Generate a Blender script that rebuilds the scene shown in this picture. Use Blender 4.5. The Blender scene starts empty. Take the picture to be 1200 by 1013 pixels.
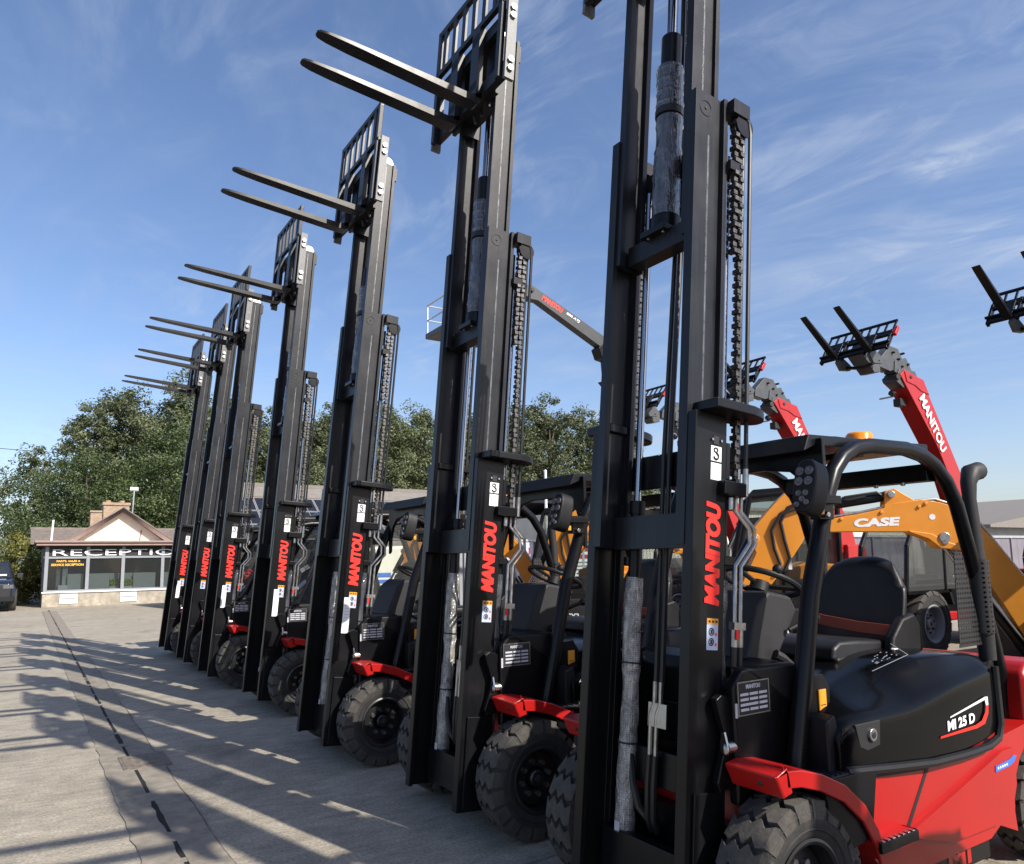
import bpy, bmesh, math, random
from mathutils import Vector, Matrix, noise
random.seed(7)
R = math.radians
scene = bpy.context.scene
COL = scene.collection

# ------------------------------------------------------------------ materials
def mat(name):
    m = bpy.data.materials.new(name); m.use_nodes = True
    nt = m.node_tree; b = nt.nodes['Principled BSDF']
    return m, nt, b

def nd(nt, t, **kw):
    n = nt.nodes.new(t)
    for k, v in kw.items():
        if k.startswith('i_'):
            n.inputs[k[2:].replace('_', ' ')].default_value = v
        else:
            setattr(n, k, v)
    return n

def coords(nt, scale=(1, 1, 1), kind='Object', rot=(0, 0, 0)):
    tc = nd(nt, 'ShaderNodeTexCoord'); mp = nd(nt, 'ShaderNodeMapping')
    mp.inputs['Scale'].default_value = scale; mp.inputs['Rotation'].default_value = rot
    nt.links.new(tc.outputs[kind], mp.inputs['Vector'])
    return mp.outputs['Vector']

def ramp(nt, fac, stops):
    r = nd(nt, 'ShaderNodeValToRGB'); e = r.color_ramp.elements
    while len(e) < len(stops): e.new(.5)
    for k, (p, c) in zip(e, stops):
        k.position = p; k.color = (*c, 1) if len(c) == 3 else c
    nt.links.new(fac, r.inputs['Fac'])
    return r.outputs['Color']

def simple(name, col, rough=.5, metal=0, var=.25, scale=6, bump=0, bscale=40, coat=0, spec=.5, rvar=.15, dust=0, dustcol=(.25, .22, .18), streak=None):
    m, nt, b = mat(name)
    v = coords(nt); vd = coords(nt, streak) if streak else v
    n = nd(nt, 'ShaderNodeTexNoise', i_Scale=scale, i_Detail=6.0, i_Roughness=.6)
    nt.links.new(v, n.inputs['Vector'])
    c = ramp(nt, n.outputs['Fac'], [(.3, tuple(x * (1 - var) for x in col)), (.7, tuple(min(1, x * (1 + var)) for x in col))])
    if dust:
        n2 = nd(nt, 'ShaderNodeTexNoise', i_Scale=scale * 2.3, i_Detail=8.0, i_Roughness=.7)
        nt.links.new(vd, n2.inputs['Vector'])
        mr = nd(nt, 'ShaderNodeMapRange', i_From_Min=.45, i_From_Max=.75, i_To_Min=0, i_To_Max=dust)
        nt.links.new(n2.outputs['Fac'], mr.inputs['Value'])
        mx = nd(nt, 'ShaderNodeMix', data_type='RGBA')
        nt.links.new(mr.outputs['Result'], mx.inputs['Factor']); nt.links.new(c, mx.inputs['A'])
        mx.inputs['B'].default_value = (*dustcol, 1)
        c = mx.outputs['Result']
    nt.links.new(c, b.inputs['Base Color'])
    mr = nd(nt, 'ShaderNodeMapRange', i_To_Min=max(.02, rough - rvar), i_To_Max=min(1, rough + rvar))
    nt.links.new(n.outputs['Fac'], mr.inputs['Value']); nt.links.new(mr.outputs['Result'], b.inputs['Roughness'])
    b.inputs['Metallic'].default_value = metal
    b.inputs['Specular IOR Level'].default_value = spec
    if coat: b.inputs['Coat Weight'].default_value = coat; b.inputs['Coat Roughness'].default_value = .12
    if bump:
        n3 = nd(nt, 'ShaderNodeTexNoise', i_Scale=bscale, i_Detail=5.0)
        nt.links.new(v, n3.inputs['Vector'])
        bp = nd(nt, 'ShaderNodeBump', i_Strength=bump, i_Distance=.01)
        nt.links.new(n3.outputs['Fac'], bp.inputs['Height']); nt.links.new(bp.outputs['Normal'], b.inputs['Normal'])
    return m

M = {}
M['black'] = simple('black_paint', (.0042, .0045, .0058), .32, var=.2, scale=5, coat=.0, spec=.26, dust=.015, dustcol=(.09, .085, .08))
M['outer'] = simple('outer_mast_paint', (.0045, .0048, .006), .33, var=.25, scale=4, coat=.0, streak=(5, 5, .4), dust=.06, dustcol=(.05, .05, .05), bump=.03, bscale=30, spec=.25)
M['mast'] = simple('mast_paint', (.0085, .0098, .0130), .36, var=.25, scale=4, coat=.0, streak=(6, 6, .35), dust=.16, dustcol=(.07, .072, .078), bump=.03, bscale=30, spec=.28)
M['plastic'] = simple('black_plastic', (.008, .0083, .0095), .5, var=.15, spec=.3, bump=.15, bscale=180)
M['hood'] = simple('hood_paint', (.0022, .0024, .003), .15, var=.2, coat=.0, spec=.13, scale=3, dust=.004, dustcol=(.06, .055, .05), rvar=.07)
M['seat'] = simple('seat_vinyl', (.008, .008, .010), .5, var=.15, bump=.1, bscale=120)
M['grey'] = simple('dark_grey_plastic', (.022, .0225, .024), .55, spec=.3, var=.15, bump=.1, bscale=140)
M['red'] = simple('red_paint', (.35, .0060, .0055), .38, var=.07, scale=3, coat=.10, dust=.05, dustcol=(.30, .05, .04))
M['dred'] = simple('red_decal', (.78, .020, .012), .5, var=.05)
M['lred'] = simple('red_strip', (.30, .06, .035), .7, var=.1)
M['orange'] = simple('orange_paint', (.60, .225, .016), .42, var=.08, scale=3, coat=.12, dust=.05, dustcol=(.3, .2, .1))
M['amber'] = simple('amber_lens', (.75, .24, .015), .2, var=.2, scale=30)
M['amberd'] = simple('amber_decal', (.62, .27, .02), .35, var=.1)
M['chrome'] = simple('chrome', (.34, .35, .37), .16, metal=1, var=.05, rvar=.06)
M['steel'] = simple('zinc_steel', (.42, .42, .41), .36, metal=1, var=.2, scale=30)
M['forktop'] = simple('worn_steel', (.16, .15, .135), .42, metal=.6, var=.45, scale=9, dust=.3, dustcol=(.2, .15, .11))
M['rubber'] = simple('tyre_rubber', (.020, .020, .020), .78, var=.2, scale=8, dust=.55, dustcol=(.060, .053, .045), bump=.15, bscale=90)
M['tread'] = simple('tread_rubber', (.042, .039, .035), .85, var=.3, scale=12, dust=.5, dustcol=(.12, .105, .085), bump=.2, bscale=80)
M['rim'] = simple('rim_black', (.012, .012, .013), .35, var=.2, coat=.2)
M['rimgrey'] = simple('rim_grey', (.20, .21, .23), .45, var=.15)
M['white'] = simple('white_decal', (.72, .73, .74), .5, var=.06)
M['offwhite'] = simple('offwhite_decal', (.45, .47, .52), .5, var=.1, scale=60)
M['bluew'] = simple('pale_blue_decal', (.40, .47, .62), .5, var=.1)
M['blue'] = simple('blue_decal', (.04, .14, .50), .4, var=.1)
M['dark'] = simple('dark_decal', (.01, .01, .012), .6, var=.1)
M['lens'] = simple('lamp_glass', (.10, .105, .115), .10, var=.3, scale=60)
M['plate'] = simple('worn_grey_plate', (.10, .105, .11), .5, var=.45, scale=40, dust=.4, dustcol=(.25, .25, .24))
M['track'] = simple('roller_track', (.10, .105, .11), .3, metal=.4, var=.4, scale=20)
M['galv'] = simple('galvanised', (.50, .52, .54), .45, metal=.7, var=.1)
M['tgrey'] = simple('telehandler_grey', (.050, .056, .062), .5, var=.2, dust=.1)
M['chain'] = simple('chain_steel', (.10, .095, .09), .38, metal=.8, var=.4, scale=50)
M['hose'] = simple('hose_rubber', (.012, .012, .013), .42, var=.2)

def glass(name, col=(.55, .75, .70), alpha=.35, rough=.03):
    m, nt, b = mat(name)
    b.inputs['Base Color'].default_value = (*[c * .12 for c in col], 1); b.inputs['Roughness'].default_value = rough
    tr = nd(nt, 'ShaderNodeBsdfTransparent'); tr.inputs['Color'].default_value = (*col, 1)
    fr = nd(nt, 'ShaderNodeLayerWeight', i_Blend=.25)
    mr = nd(nt, 'ShaderNodeMapRange', i_To_Min=alpha, i_To_Max=1)
    nt.links.new(fr.outputs['Facing'], mr.inputs['Value'])
    mx = nd(nt, 'ShaderNodeMixShader')
    nt.links.new(mr.outputs['Result'], mx.inputs['Fac'])
    nt.links.new(tr.outputs['BSDF'], mx.inputs[1]); nt.links.new(b.outputs['BSDF'], mx.inputs[2])
    nt.links.new(mx.outputs['Shader'], nt.nodes['Material Output'].inputs['Surface'])
    return m
M['glass'] = glass('cab_glass', (.87, .90, .89), .12)
M['shopglass'] = glass('window_glass', (.5, .55, .55), .35)
M['plasticwrap'] = glass('clear_film', (.80, .81, .82), .16, .07)

def bubble(name, base=(.10, .105, .12), fold=2.2, lo=.30):
    m, nt, b = mat(name)
    v = coords(nt); vf = coords(nt, (9, 9, fold))
    vo = nd(nt, 'ShaderNodeTexVoronoi', i_Scale=105.0, i_Randomness=.35); nt.links.new(v, vo.inputs['Vector'])
    no = nd(nt, 'ShaderNodeTexNoise', i_Scale=1.6, i_Detail=5.0, i_Distortion=1.4); nt.links.new(vf, no.inputs['Vector'])
    c = ramp(nt, vo.outputs['Distance'], [(.10, tuple(x * 1.5 for x in base)), (.5, tuple(x * .75 for x in base))])
    c2 = ramp(nt, no.outputs['Fac'], [(.30, (lo, lo, lo * 1.08)), (.50, (.8, .8, .8)), (.66, (1.35, 1.35, 1.35))])
    mx = nd(nt, 'ShaderNodeMix', data_type='RGBA', blend_type='MULTIPLY'); mx.inputs['Factor'].default_value = 1
    nt.links.new(c, mx.inputs['A']); nt.links.new(c2, mx.inputs['B']); nt.links.new(mx.outputs['Result'], b.inputs['Base Color'])
    b.inputs['Roughness'].default_value = .13; b.inputs['Specular IOR Level'].default_value = .7
    b.inputs['Coat Weight'].default_value = .6; b.inputs['Coat Roughness'].default_value = .08
    bp = nd(nt, 'ShaderNodeBump', i_Strength=.45 if fold < 4 else 1.0, i_Distance=.003, invert=True)
    nt.links.new(vo.outputs['Distance'], bp.inputs['Height'])
    bp2 = nd(nt, 'ShaderNodeBump', i_Strength=.8, i_Distance=.03)
    nt.links.new(no.outputs['Fac'], bp2.inputs['Height']); nt.links.new(bp.outputs['Normal'], bp2.inputs['Normal'])
    nt.links.new(bp2.outputs['Normal'], b.inputs['Normal']); nt.links.new(bp2.outputs['Normal'], b.inputs['Coat Normal'])
    return m
M['bubble'] = bubble('bubble_wrap', (.085, .09, .105))
M['bubbleb'] = bubble('bubble_wrap_bright', (.34, .33, .31), 6.0, .5)

def perforated():
    m, nt, b = mat('perforated_black')
    b.inputs['Base Color'].default_value = (.012, .012, .014, 1); b.inputs['Roughness'].default_value = .45
    v = coords(nt, (40, 0, 40))
    vo = nd(nt, 'ShaderNodeTexVoronoi', i_Scale=1.0, i_Randomness=.0); nt.links.new(v, vo.inputs['Vector'])
    lt = nd(nt, 'ShaderNodeMath', operation='LESS_THAN'); lt.inputs[1].default_value = .24
    nt.links.new(vo.outputs['Distance'], lt.inputs[0])
    tr = nd(nt, 'ShaderNodeBsdfTransparent'); mx = nd(nt, 'ShaderNodeMixShader')
    nt.links.new(lt.outputs[0], mx.inputs['Fac']); nt.links.new(b.outputs['BSDF'], mx.inputs[1]); nt.links.new(tr.outputs['BSDF'], mx.inputs[2])
    nt.links.new(mx.outputs['Shader'], nt.nodes['Material Output'].inputs['Surface'])
    return m
M['perf'] = perforated()

# ------------------------------------------------------------------ mesh builder
class MB:
    def __init__(s): s.v = []; s.f = []; s.mi = []; s.mats = []
    def _m(s, m):
        m = M[m] if isinstance(m, str) else m
        if m not in s.mats: s.mats.append(m)
        return s.mats.index(m)
    def add(s, vs, fs, m, T=None):
        o = len(s.v); k = s._m(m)
        s.v += [tuple(T @ Vector(p)) if T is not None else tuple(p) for p in vs]
        s.f += [tuple(i + o for i in f) for f in fs]; s.mi += [k] * len(fs)
        return s
    def box(s, x0, x1, y0, y1, z0, z1, m, T=None):
        vs = [(x, y, z) for x in (x0, x1) for y in (y0, y1) for z in (z0, z1)]
        return s.add(vs, [(0, 1, 3, 2), (4, 6, 7, 5), (0, 4, 5, 1), (2, 3, 7, 6), (0, 2, 6, 4), (1, 5, 7, 3)], m, T)
    def prism(s, poly, ax, a0, a1, m, T=None):
        def P(p, a):
            return {'y': (p[0], a, p[1]), 'x': (a, p[0], p[1]), 'z': (p[0], p[1], a)}[ax]
        n = len(poly)
        vs = [P(p, a0) for p in poly] + [P(p, a1) for p in poly]
        fs = [tuple(range(n)), tuple(range(2 * n - 1, n - 1, -1))] + [(i, i + n, (i + 1) % n + n, (i + 1) % n) for i in range(n)]
        return s.add(vs, fs, m, T)
    def tube(s, pts, r, m, n=10, T=None, flat=1.0):
        pts = [Vector(p) for p in pts]; k = len(pts)
        rs = r if isinstance(r, (list, tuple)) else [r] * k
        d0 = (pts[1] - pts[0]).normalized()
        up = Vector((0, 0, 1)) if abs(d0.z) < .9 else Vector((0, 1, 0))
        a = d0.cross(up).normalized()
        vs = []
        for i in range(k):
            d = (pts[min(i + 1, k - 1)] - pts[max(i - 1, 0)]).normalized()
            a = (a - d * a.dot(d)).normalized(); b = d.cross(a)
            for j in range(n):
                t = 2 * math.pi * j / n
                vs.append(pts[i] + (a * math.cos(t) + b * math.sin(t) * flat) * rs[i])
        fs = [(i * n + j, i * n + (j + 1) % n, (i + 1) * n + (j + 1) % n, (i + 1) * n + j) for i in range(k - 1) for j in range(n)]
        fs += [tuple(range(n)), tuple(range(k * n - 1, (k - 1) * n - 1, -1))]
        return s.add(vs, fs, m, T)
    def cyl(s, p0, p1, r, m, n=16, r1=None, T=None): return s.tube([p0, p1], [r, r if r1 is None else r1], m, n, T)
    def lathe(s, prof, m, n=32, ax='y', T=None, closed=True):
        # prof: (radius, along axis)
        vs = []; k = len(prof)
        for r, a in prof:
            for j in range(n):
                t = 2 * math.pi * j / n; c, q = r * math.cos(t), r * math.sin(t)
                vs.append({'y': (c, a, q), 'x': (a, c, q), 'z': (c, q, a)}[ax])
        fs = []
        for i in range(k if closed else k - 1):
            i2 = (i + 1) % k
            fs += [(i * n + j, i * n + (j + 1) % n, i2 * n + (j + 1) % n, i2 * n + j) for j in range(n)]
        if not closed: fs += [tuple(range(n)), tuple(range(k * n - 1, (k - 1) * n - 1, -1))]
        return s.add(vs, fs, m, T)
    def ball(s, c, r, m, n=12, T=None, sc=(1, 1, 1)):
        vs = []; fs = []; h = n // 2
        for i in range(h + 1):
            p = math.pi * i / h
            for j in range(n):
                t = 2 * math.pi * j / n
                vs.append((c[0] + r * sc[0] * math.sin(p) * math.cos(t), c[1] + r * sc[1] * math.sin(p) * math.sin(t), c[2] + r * sc[2] * math.cos(p)))
        for i in range(h):
            for j in range(n): fs.append((i * n + j, i * n + (j + 1) % n, (i + 1) * n + (j + 1) % n, (i + 1) * n + j))
        return s.add(vs, fs, m, T)
    def quad(s, a, b, c, d, m, T=None): return s.add([a, b, c, d], [(0, 1, 2, 3)], m, T)
    def build(s, name, parent=None, bevel=0, loc=None, rot=None, smooth=True, fix=True, seg=2, ang=35):
        me = bpy.data.meshes.new(name)
        me.from_pydata(s.v, [], s.f)
        for m in s.mats: me.materials.append(m)
        me.polygons.foreach_set('material_index', s.mi)
        if fix:
            bm = bmesh.new(); bm.from_mesh(me)
            bmesh.ops.remove_doubles(bm, verts=bm.verts, dist=1e-5)
            bmesh.ops.recalc_face_normals(bm, faces=bm.faces); bm.to_mesh(me); bm.free()
        me.update()
        if smooth:
            me.polygons.foreach_set('use_smooth', [True] * len(me.polygons)); me.set_sharp_from_angle(angle=R(ang))
        o = bpy.data.objects.new(name, me); COL.objects.link(o)
        if parent is not None: o.parent = parent
        if loc: o.location = loc
        if rot: o.rotation_euler = rot
        if bevel:
            b = o.modifiers.new('bevel', 'BEVEL'); b.width = bevel; b.segments = seg; b.limit_method = 'ANGLE'; b.angle_limit = R(40)
            b.harden_normals = True; b.use_clamp_overlap = True
        return o

def txt(s, L, H, bold=0, shear=0, depth=.0006):
    """letters as vertices/faces: x 0..L along the line, y 0..H up, z 0..depth"""
    cu = bpy.data.curves.new('t', 'FONT'); cu.body = s; cu.offset = bold; cu.shear = shear; cu.extrude = .002; cu.resolution_u = 4
    ob = bpy.data.objects.new('t', cu); COL.objects.link(ob)
    dg = bpy.context.evaluated_depsgraph_get(); dg.update()
    me = bpy.data.meshes.new_from_object(ob.evaluated_get(dg))
    vs = [v.co.copy() for v in me.vertices]; fs = [tuple(p.vertices) for p in me.polygons]
    bpy.data.objects.remove(ob); bpy.data.curves.remove(cu); bpy.data.meshes.remove(me)
    x0, x1 = min(v.x for v in vs), max(v.x for v in vs); y0, y1 = min(v.y for v in vs), max(v.y for v in vs)
    z0, z1 = min(v.z for v in vs), max(v.z for v in vs)
    return [Vector(((v.x - x0) / (x1 - x0) * L, (v.y - y0) / (y1 - y0) * H, (v.z - z0) / (z1 - z0) * depth)) for v in vs], fs

def frame(o, ex, ey):
    """matrix placing text: origin o, line direction ex, letter-up ey"""
    ex = Vector(ex).normalized(); ey = Vector(ey); ey = (ey - ex * ey.dot(ex)).normalized(); ez = ex.cross(ey)
    m = Matrix((ex, ey, ez)).transposed().to_4x4(); m.translation = Vector(o); return m

def put_text(mb, s, L, H, o, ex, ey, m, bold=0, shear=0, depth=.0008, heavy=0):
    v, f = txt(s, L, H, bold, shear, depth); T = frame(o, ex, ey)
    sh = [(0, 0)] + ([(-1, -.6), (1, .6), (-1, .6), (1, -.6)] if heavy else [])
    for i, (a, b) in enumerate(sh): mb.add(v, f, m, T @ Matrix.Translation((a * heavy, b * heavy, i * .0003)))
    return mb

def tag(o, label=None, cat=None, group=None, kind=None):
    if label: o['label'] = label
    if cat: o['category'] = cat
    if group: o['group'] = group
    if kind: o['kind'] = kind
    return o

def empty(name, loc=(0, 0, 0), rz=0, label=None, cat=None, group=None):
    o = bpy.data.objects.new(name, None); COL.objects.link(o); o.location = loc; o.rotation_euler = (0, 0, rz)
    o.empty_display_size = .2
    return tag(o, label, cat, group)

def kids(o): return [c for c in bpy.data.objects if c.parent == o]
def copy_tree(o, parent=None):
    c = o.copy(); COL.objects.link(c); c.parent = parent
    for ch in kids(o): copy_tree(ch, c)
    return c

# ------------------------------------------------------------------ wheels
def wheel_meshes(Rr, W, rimr, nlug, name, root, loc, rimmat='rim', lug='zig', side=-1, lugh=.022):
    """wheel = hub part with tyre and rim as sub-parts; outer face towards side*y"""
    h = W / 2; rb = Rr - lugh
    t = MB()
    prof = [(rimr, -h * .80), (rimr + .02, -h * .92), (rimr + (rb - rimr) * .55, -h * .99), (rb - .012, -h * .93), (rb, -h * .80), (rb + .002, 0), (rb, h * .80), (rb - .012, h * .93), (rimr + (rb - rimr) * .55, h * .99), (rimr + .02, h * .92), (rimr, h * .80)]
    t.lathe(prof, 'rubber', 48)
    for q_ in (.32, .80):
        rr_ = rimr + (rb - rimr) * q_; yy_ = h * (.985 if q_ < .5 else .965)
        for s_ in (-1, 1): t.lathe([(rr_ - .004, s_ * (yy_ - .004)), (rr_, s_ * (yy_ + .003)), (rr_ + .004, s_ * (yy_ - .004))], 'rubber', 48)
    pitch = 2 * math.pi / nlug
    ws = [-1.0, -.93, -.62, -.3, 0, .3, .62, .93, 1.0]
    if lug == 'zig':
        zg = [0.0, 0.0, .16, -.16, .16, -.16, .16, 0.0, 0.0]
    else:
        zg = [-.5, -.45, -.25, -.1, .1, .25, .5, .75, .8]
    for k in range(nlug):
        vs = []
        for w, z in zip(ws, zg):
            ro = Rr - .012 * abs(w) ** 4; ri = rb - .004
            if abs(w) == 1.0: ro = Rr - .055; ri = Rr - .075
            ww = w * h * (1.005 if abs(w) == 1 else .97)
            wd = .36 if abs(w) < .7 else .40
            for s_ in (-wd, wd):
                a = (k + z + s_) * pitch
                for rr in (ri, ro): vs.append((rr * math.cos(a), ww, rr * math.sin(a)))
        fs = []
        for i in range(len(ws) - 1):
            o = 4 * i
            fs += [(o + 1, o + 3, o + 7, o + 5), (o, o + 4, o + 6, o + 2), (o, o + 1, o + 5, o + 4), (o + 2, o + 6, o + 7, o + 3)]
        e = 4 * (len(ws) - 1)
        fs += [(0, 2, 3, 1), (e, e + 1, e + 3, e + 2)]
        t.add(vs, fs, 'tread')
    hub = MB()
    y = side * h
    # disc + hub
    hub.lathe([(rimr * .35, y * .28), (rimr * .78, y * .34), (rimr * .84, y * .30), (rimr * .84, y * .1), (rimr * .35, y * .05)], rimmat, 36)
    hub.lathe([(.0001, y * .62), (rimr * .22, y * .60), (rimr * .27, y * .52), (rimr * .27, y * .2), (.0001, y * .2)], rimmat, 24)
    for k in range(8):
        a = k * math.pi / 4 + .2; c = (math.cos(a) * rimr * .52, 0, math.sin(a) * rimr * .52)
        hub.cyl((c[0], y * .22, c[2]), (c[0], y * .46, c[2]), .016, 'steel' if rimmat == 'rim' else 'rim', 6)
    for k in range(8):
        a = k * math.pi / 4 + .2; hub.lathe([(.0001, y * .225), (.028, y * .225), (.026, y * .28), (.0001, y * .28)], rimmat, 10, T=Matrix.Translation((math.cos(a) * rimr * .52, 0, math.sin(a) * rimr * .52)))
    hub.lathe([(.0001, y * .70), (rimr * .10, y * .69), (rimr * .12, y * .60), (.0001, y * .60)], 'chain', 12)
    ho = hub.build(name, root, loc=loc)
    if lug == 'zig':
        sk = MB(); rr_ = rimr + (rb - rimr) * .55; a_ = R(-8)
        sk.box(-.006, .006, y * 1.0 - .001, y * 1.0 + .0015 * side, -.028, .028, 'white', Matrix.Translation((rr_ * math.cos(a_), 0, rr_ * math.sin(a_)))); sk.build('tyre_sticker', ho)
    t.build('tyre', ho, ang=28)
    rm = MB()
    rm.lathe([(rimr * 1.02, y * .86), (rimr * 1.06, y * .92), (rimr * 1.0, y * .96), (rimr * .93, y * .90), (rimr * .88, y * .6), (rimr * .86, y * -.6), (rimr * .93, y * -.9), (rimr * 1.02, y * -.86), (rimr * .99, 0)], rimmat, 48)
    rm.build('rim', ho)
    return ho
M['gline'] = simple('grey_print', (.16, .17, .19), .6)
# ------------------------------------------------------------------ forklift truck
TILT = .0885
MP = dict(loc=(0, 0, .05), rot=(0, TILT, 0))

def rail(mb, x0, D, yo, W, z0, z1, lip=0, t=.02, m='mast'):
    """channel rails, both sides; yo = outer face distance from centre, W = flange width inwards, lip = rear flange lip outwards"""
    for s in (-1, 1):
        P = [(x0, s * yo), (x0, s * (yo - W)), (x0 + t * 1.4, s * (yo - W)), (x0 + t * 1.4, s * (yo - t)), (x0 + D - t * 1.4, s * (yo - t)),
             (x0 + D - t * 1.4, s * (yo - W)), (x0 + D, s * (yo - W))]
        if lip: P += [(x0 + D, s * (yo + lip)), (x0 + D - t * 1.2, s * (yo + lip)), (x0 + D - t * 1.2, s * yo)]
        else: P += [(x0 + D, s * yo)]
        mb.prism(P, 'z', z0, z1, m)

def chain_mesh(mb, x, y, z0, z1, pitch=.032, m='chain'):
    z = z0; k = 0
    while z < z1:
        w = .012 if k % 2 else .020
        mb.box(x - .012, x + .012, y - w, y + w, z, z + pitch * .62, m)
        mb.box(x - .006, x + .006, y - .008, y + .008, z + pitch * .55, z + pitch * 1.05, m)
        z += pitch; k += 1
    return mb

def rough_tube(mb, x, y, z0, z1, r, m, amp=.006, n=18, k=26, lean=0):
    pts = []; rs = []
    for i in range(k + 1):
        t = i / k; z = z0 + (z1 - z0) * t
        pts.append((x + lean * (1 - t) + .004 * math.sin(z * 9), y, z)); rs.append(r + amp * noise.noise(Vector((z * 6, x * 9, 1))) + (.004 if i % 7 == 3 else 0))
    mb.tube(pts, rs, m, n); return mb

def fork_poly(L, t=.045):
    return [(-L, .0), (-L + .02, .016), (-.30, t), (-.03, t), (0, t + .03), (0, .52), (.04, .52), (.04, .02), (.02, -.012), (-.06, -.016), (-L + .30, -.010), (-L, -.004)]

def make_forklift():
    root = empty('forklift_truck')
    # ---- outer mast stage
    mb = MB(); rail(mb, 0, .19, .335, .055, .10, 2.13, m='outer')
    mb.box(.12, .185, -.28, .28, .14, .34, 'outer'); mb.box(.19, .215, -.335, .335, 1.86, 2.02, 'outer'); mb.box(.19, .22, -.30, .30, .55, .70, 'outer')
    for s in (-1, 1):
        mb.box(.03, .20, s * .338, s * .352, .12, .62, 'outer')
    outer = mb.build('outer_mast', root, bevel=.004, **MP)
    for s in (-1, 1):
        mb = MB()
        pts = [(.01, s * .33), (.01, s * .20)]
        pts = [(.03, s * .25)] + [(.215 + .165 * math.cos(a), s * (.345 + .095 * math.sin(a))) for a in [R(d) for d in range(-80, 81, 16)]] + [(.03, s * .425)]
        mb.prism(pts, 'z', 2.13, 2.175, 'outer'); mb.build('chain_guard', outer, bevel=.008)
        mb = MB()
        mb.box(.14, .275, s * .375, s * .27, 1.79, 1.85, 'black'); mb.cyl((.22, s * .335, 1.79), (.22, s * .335, 1.73), .016, 'steel', 8)
        mb.build('hose_bracket', outer, bevel=.006)
        mb = MB(); mb.box(.19, .25, s * .335, s * .27, 1.50, 1.54, 'black'); mb.build('hose_bracket', outer, bevel=.004)
        # tilt bracket plate
        mb = MB()
        q = [(.10, .97), (.13, .99), (.17, .985), (.22, .955), (.34, .90), (.345, .86), (.33, .70), (.14, .62), (.12, .66), (.165, .82)]
        mb.prism(q, 'y', s * .350, s * .385, 'black'); mb.build('tilt_bracket', outer, bevel=.007)
    mb = MB()
    put_text(mb, 'MANITOU', .418, .084, (.157, -.3365, 1.333), (.0, 0, 1), (-1, 0, 0), 'dred', bold=.035, shear=.16, heavy=.0026); mb.build('brand_lettering', outer, fix=False, smooth=False)
    mb = MB(); put_text(mb, 'MANITOU', .418, .084, (.157, .3365, 1.748), (.0, 0, -1), (-1, 0, 0), 'dred', bold=.035, shear=.16, heavy=.0026); mb.build('brand_lettering', outer, fix=False, smooth=False)
    mb = MB()
    mb.box(.094, .157, -.3365, -.335, 1.928, 1.992, 'white'); mb.box(.095, .157, -.3365, -.335, 1.848, 1.920, 'white')
    mb.box(.108, .140, -.338, -.335, 2.0, 2.035, 'dark'); mb.cyl((.098, -.335, 2.018), (.098, -.343, 2.018), .006, 'chrome', 8); mb.cyl((.152, -.335, 2.018), (.152, -.343, 2.018), .006, 'chrome', 8)
    for i in range(7): mb.box(.100, .150 - .01 * (i % 3), -.3372, -.336, 1.856 + i * .0085, 1.859 + i * .0085, 'offwhite')
    hk = [(.122 + .011 * math.cos(a), -.3372, 1.975 + .009 * math.sin(a)) for a in [R(d) for d in range(0, 361, 30)]]
    mb.tube(hk, .0035, 'dark', 6)
    hk = [(.122 + .002, -.3372, 1.966)] + [(.124 + .014 * math.cos(a), -.3372, 1.949 + .013 * math.sin(a)) for a in [R(d) for d in range(70, -171, -24)]]
    mb.tube(hk, .0045, 'dark', 6); mb.build('hook_decal', outer)
    mb = MB()
    mb.box(.092, .157, -.3365, -.335, 1.155, 1.280, 'bluew'); mb.box(.092, .157, -.3372, -.336, 1.256, 1.280, 'amberd')
    for z in (1.175, 1.215):
        mb.lathe([(.016, -.3375), (.016, -.3368), (.011, -.3368), (.011, -.3375)], 'dark', 16, T=Matrix.Translation((.118, 0, z + .012)))
        mb.box(.113, .125, -.3374, -.336, z + .004, z + .020, 'dark'); mb.box(.140, .150, -.3374, -.336, z - .004, z + .008, 'dred')
    for i in range(3): mb.box(.10 + .02 * i, .112 + .02 * i, -.3378, -.3368, 1.263, 1.272, 'dark')
    mb.build('warning_decal', outer)
    # ---- middle stage
    mb = MB(); rail(mb, -.004, .185, .290, .050, 1.57, 3.66, lip=.024)
    mb.box(.085, .115, -.24, .24, 1.565, 1.715, 'mast'); mb.box(.182, .21, -.29, .29, 3.40, 3.52, 'mast'); 
    for s in (-1, 1):
        mb.box(.178, .285, s * .355, s * .27, 3.58, 3.65, 'mast'); mb.box(.178, .25, s * .34, s * .28, 3.30, 3.345, 'mast')
        mb.lathe([(.040, s * .2905), (.040, s * .2925), (.034, s * .2925), (.034, s * .2905)], 'mast', 24, T=Matrix.Translation((.06, 0, 3.58)))
        mb.cyl((.06, s * .29, 3.58), (.06, s * .2945, 3.58), .007, 'dark', 8)
    for s in (-1, 1): mb.box(.078, .088, s * .2895, s * .291, 1.6, 3.45, 'track')
    mid = mb.build('middle_mast', root, bevel=.004, **MP)
    for s in (-1, 1):
        mb = MB(); mb.lathe([(.055, s * .303), (.055, s * .311), (.045, s * .315), (.045, s * .335), (.055, s * .339), (.055, s * .347), (.0001, s * .347), (.0001, s * .303)], 'black', 24)
        mb.build('pulley', mid, loc=(.262, 0, 3.545))
        mb = MB(); chain_mesh(mb, .252, s * .325, 1.85, 3.58); chain_mesh(mb, .218, s * .325, 2.9, 3.56); mb.build('lift_chain', mid)
        mb = MB()
        for hx, hy in ((.283, .318), (.300, .345)):
            mb.tube([(hx, s * hy, 1.90), (hx, s * hy, 3.52), (hx - .012, s * hy, 3.575), (hx - .05, s * hy, 3.60)], .0095, 'hose', 8)
            mb.tube([(hx, s * hy, 1.80), (hx, s * hy, 1.92)], .013, 'steel', 8)
        mb.build('hose', mid)
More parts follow.
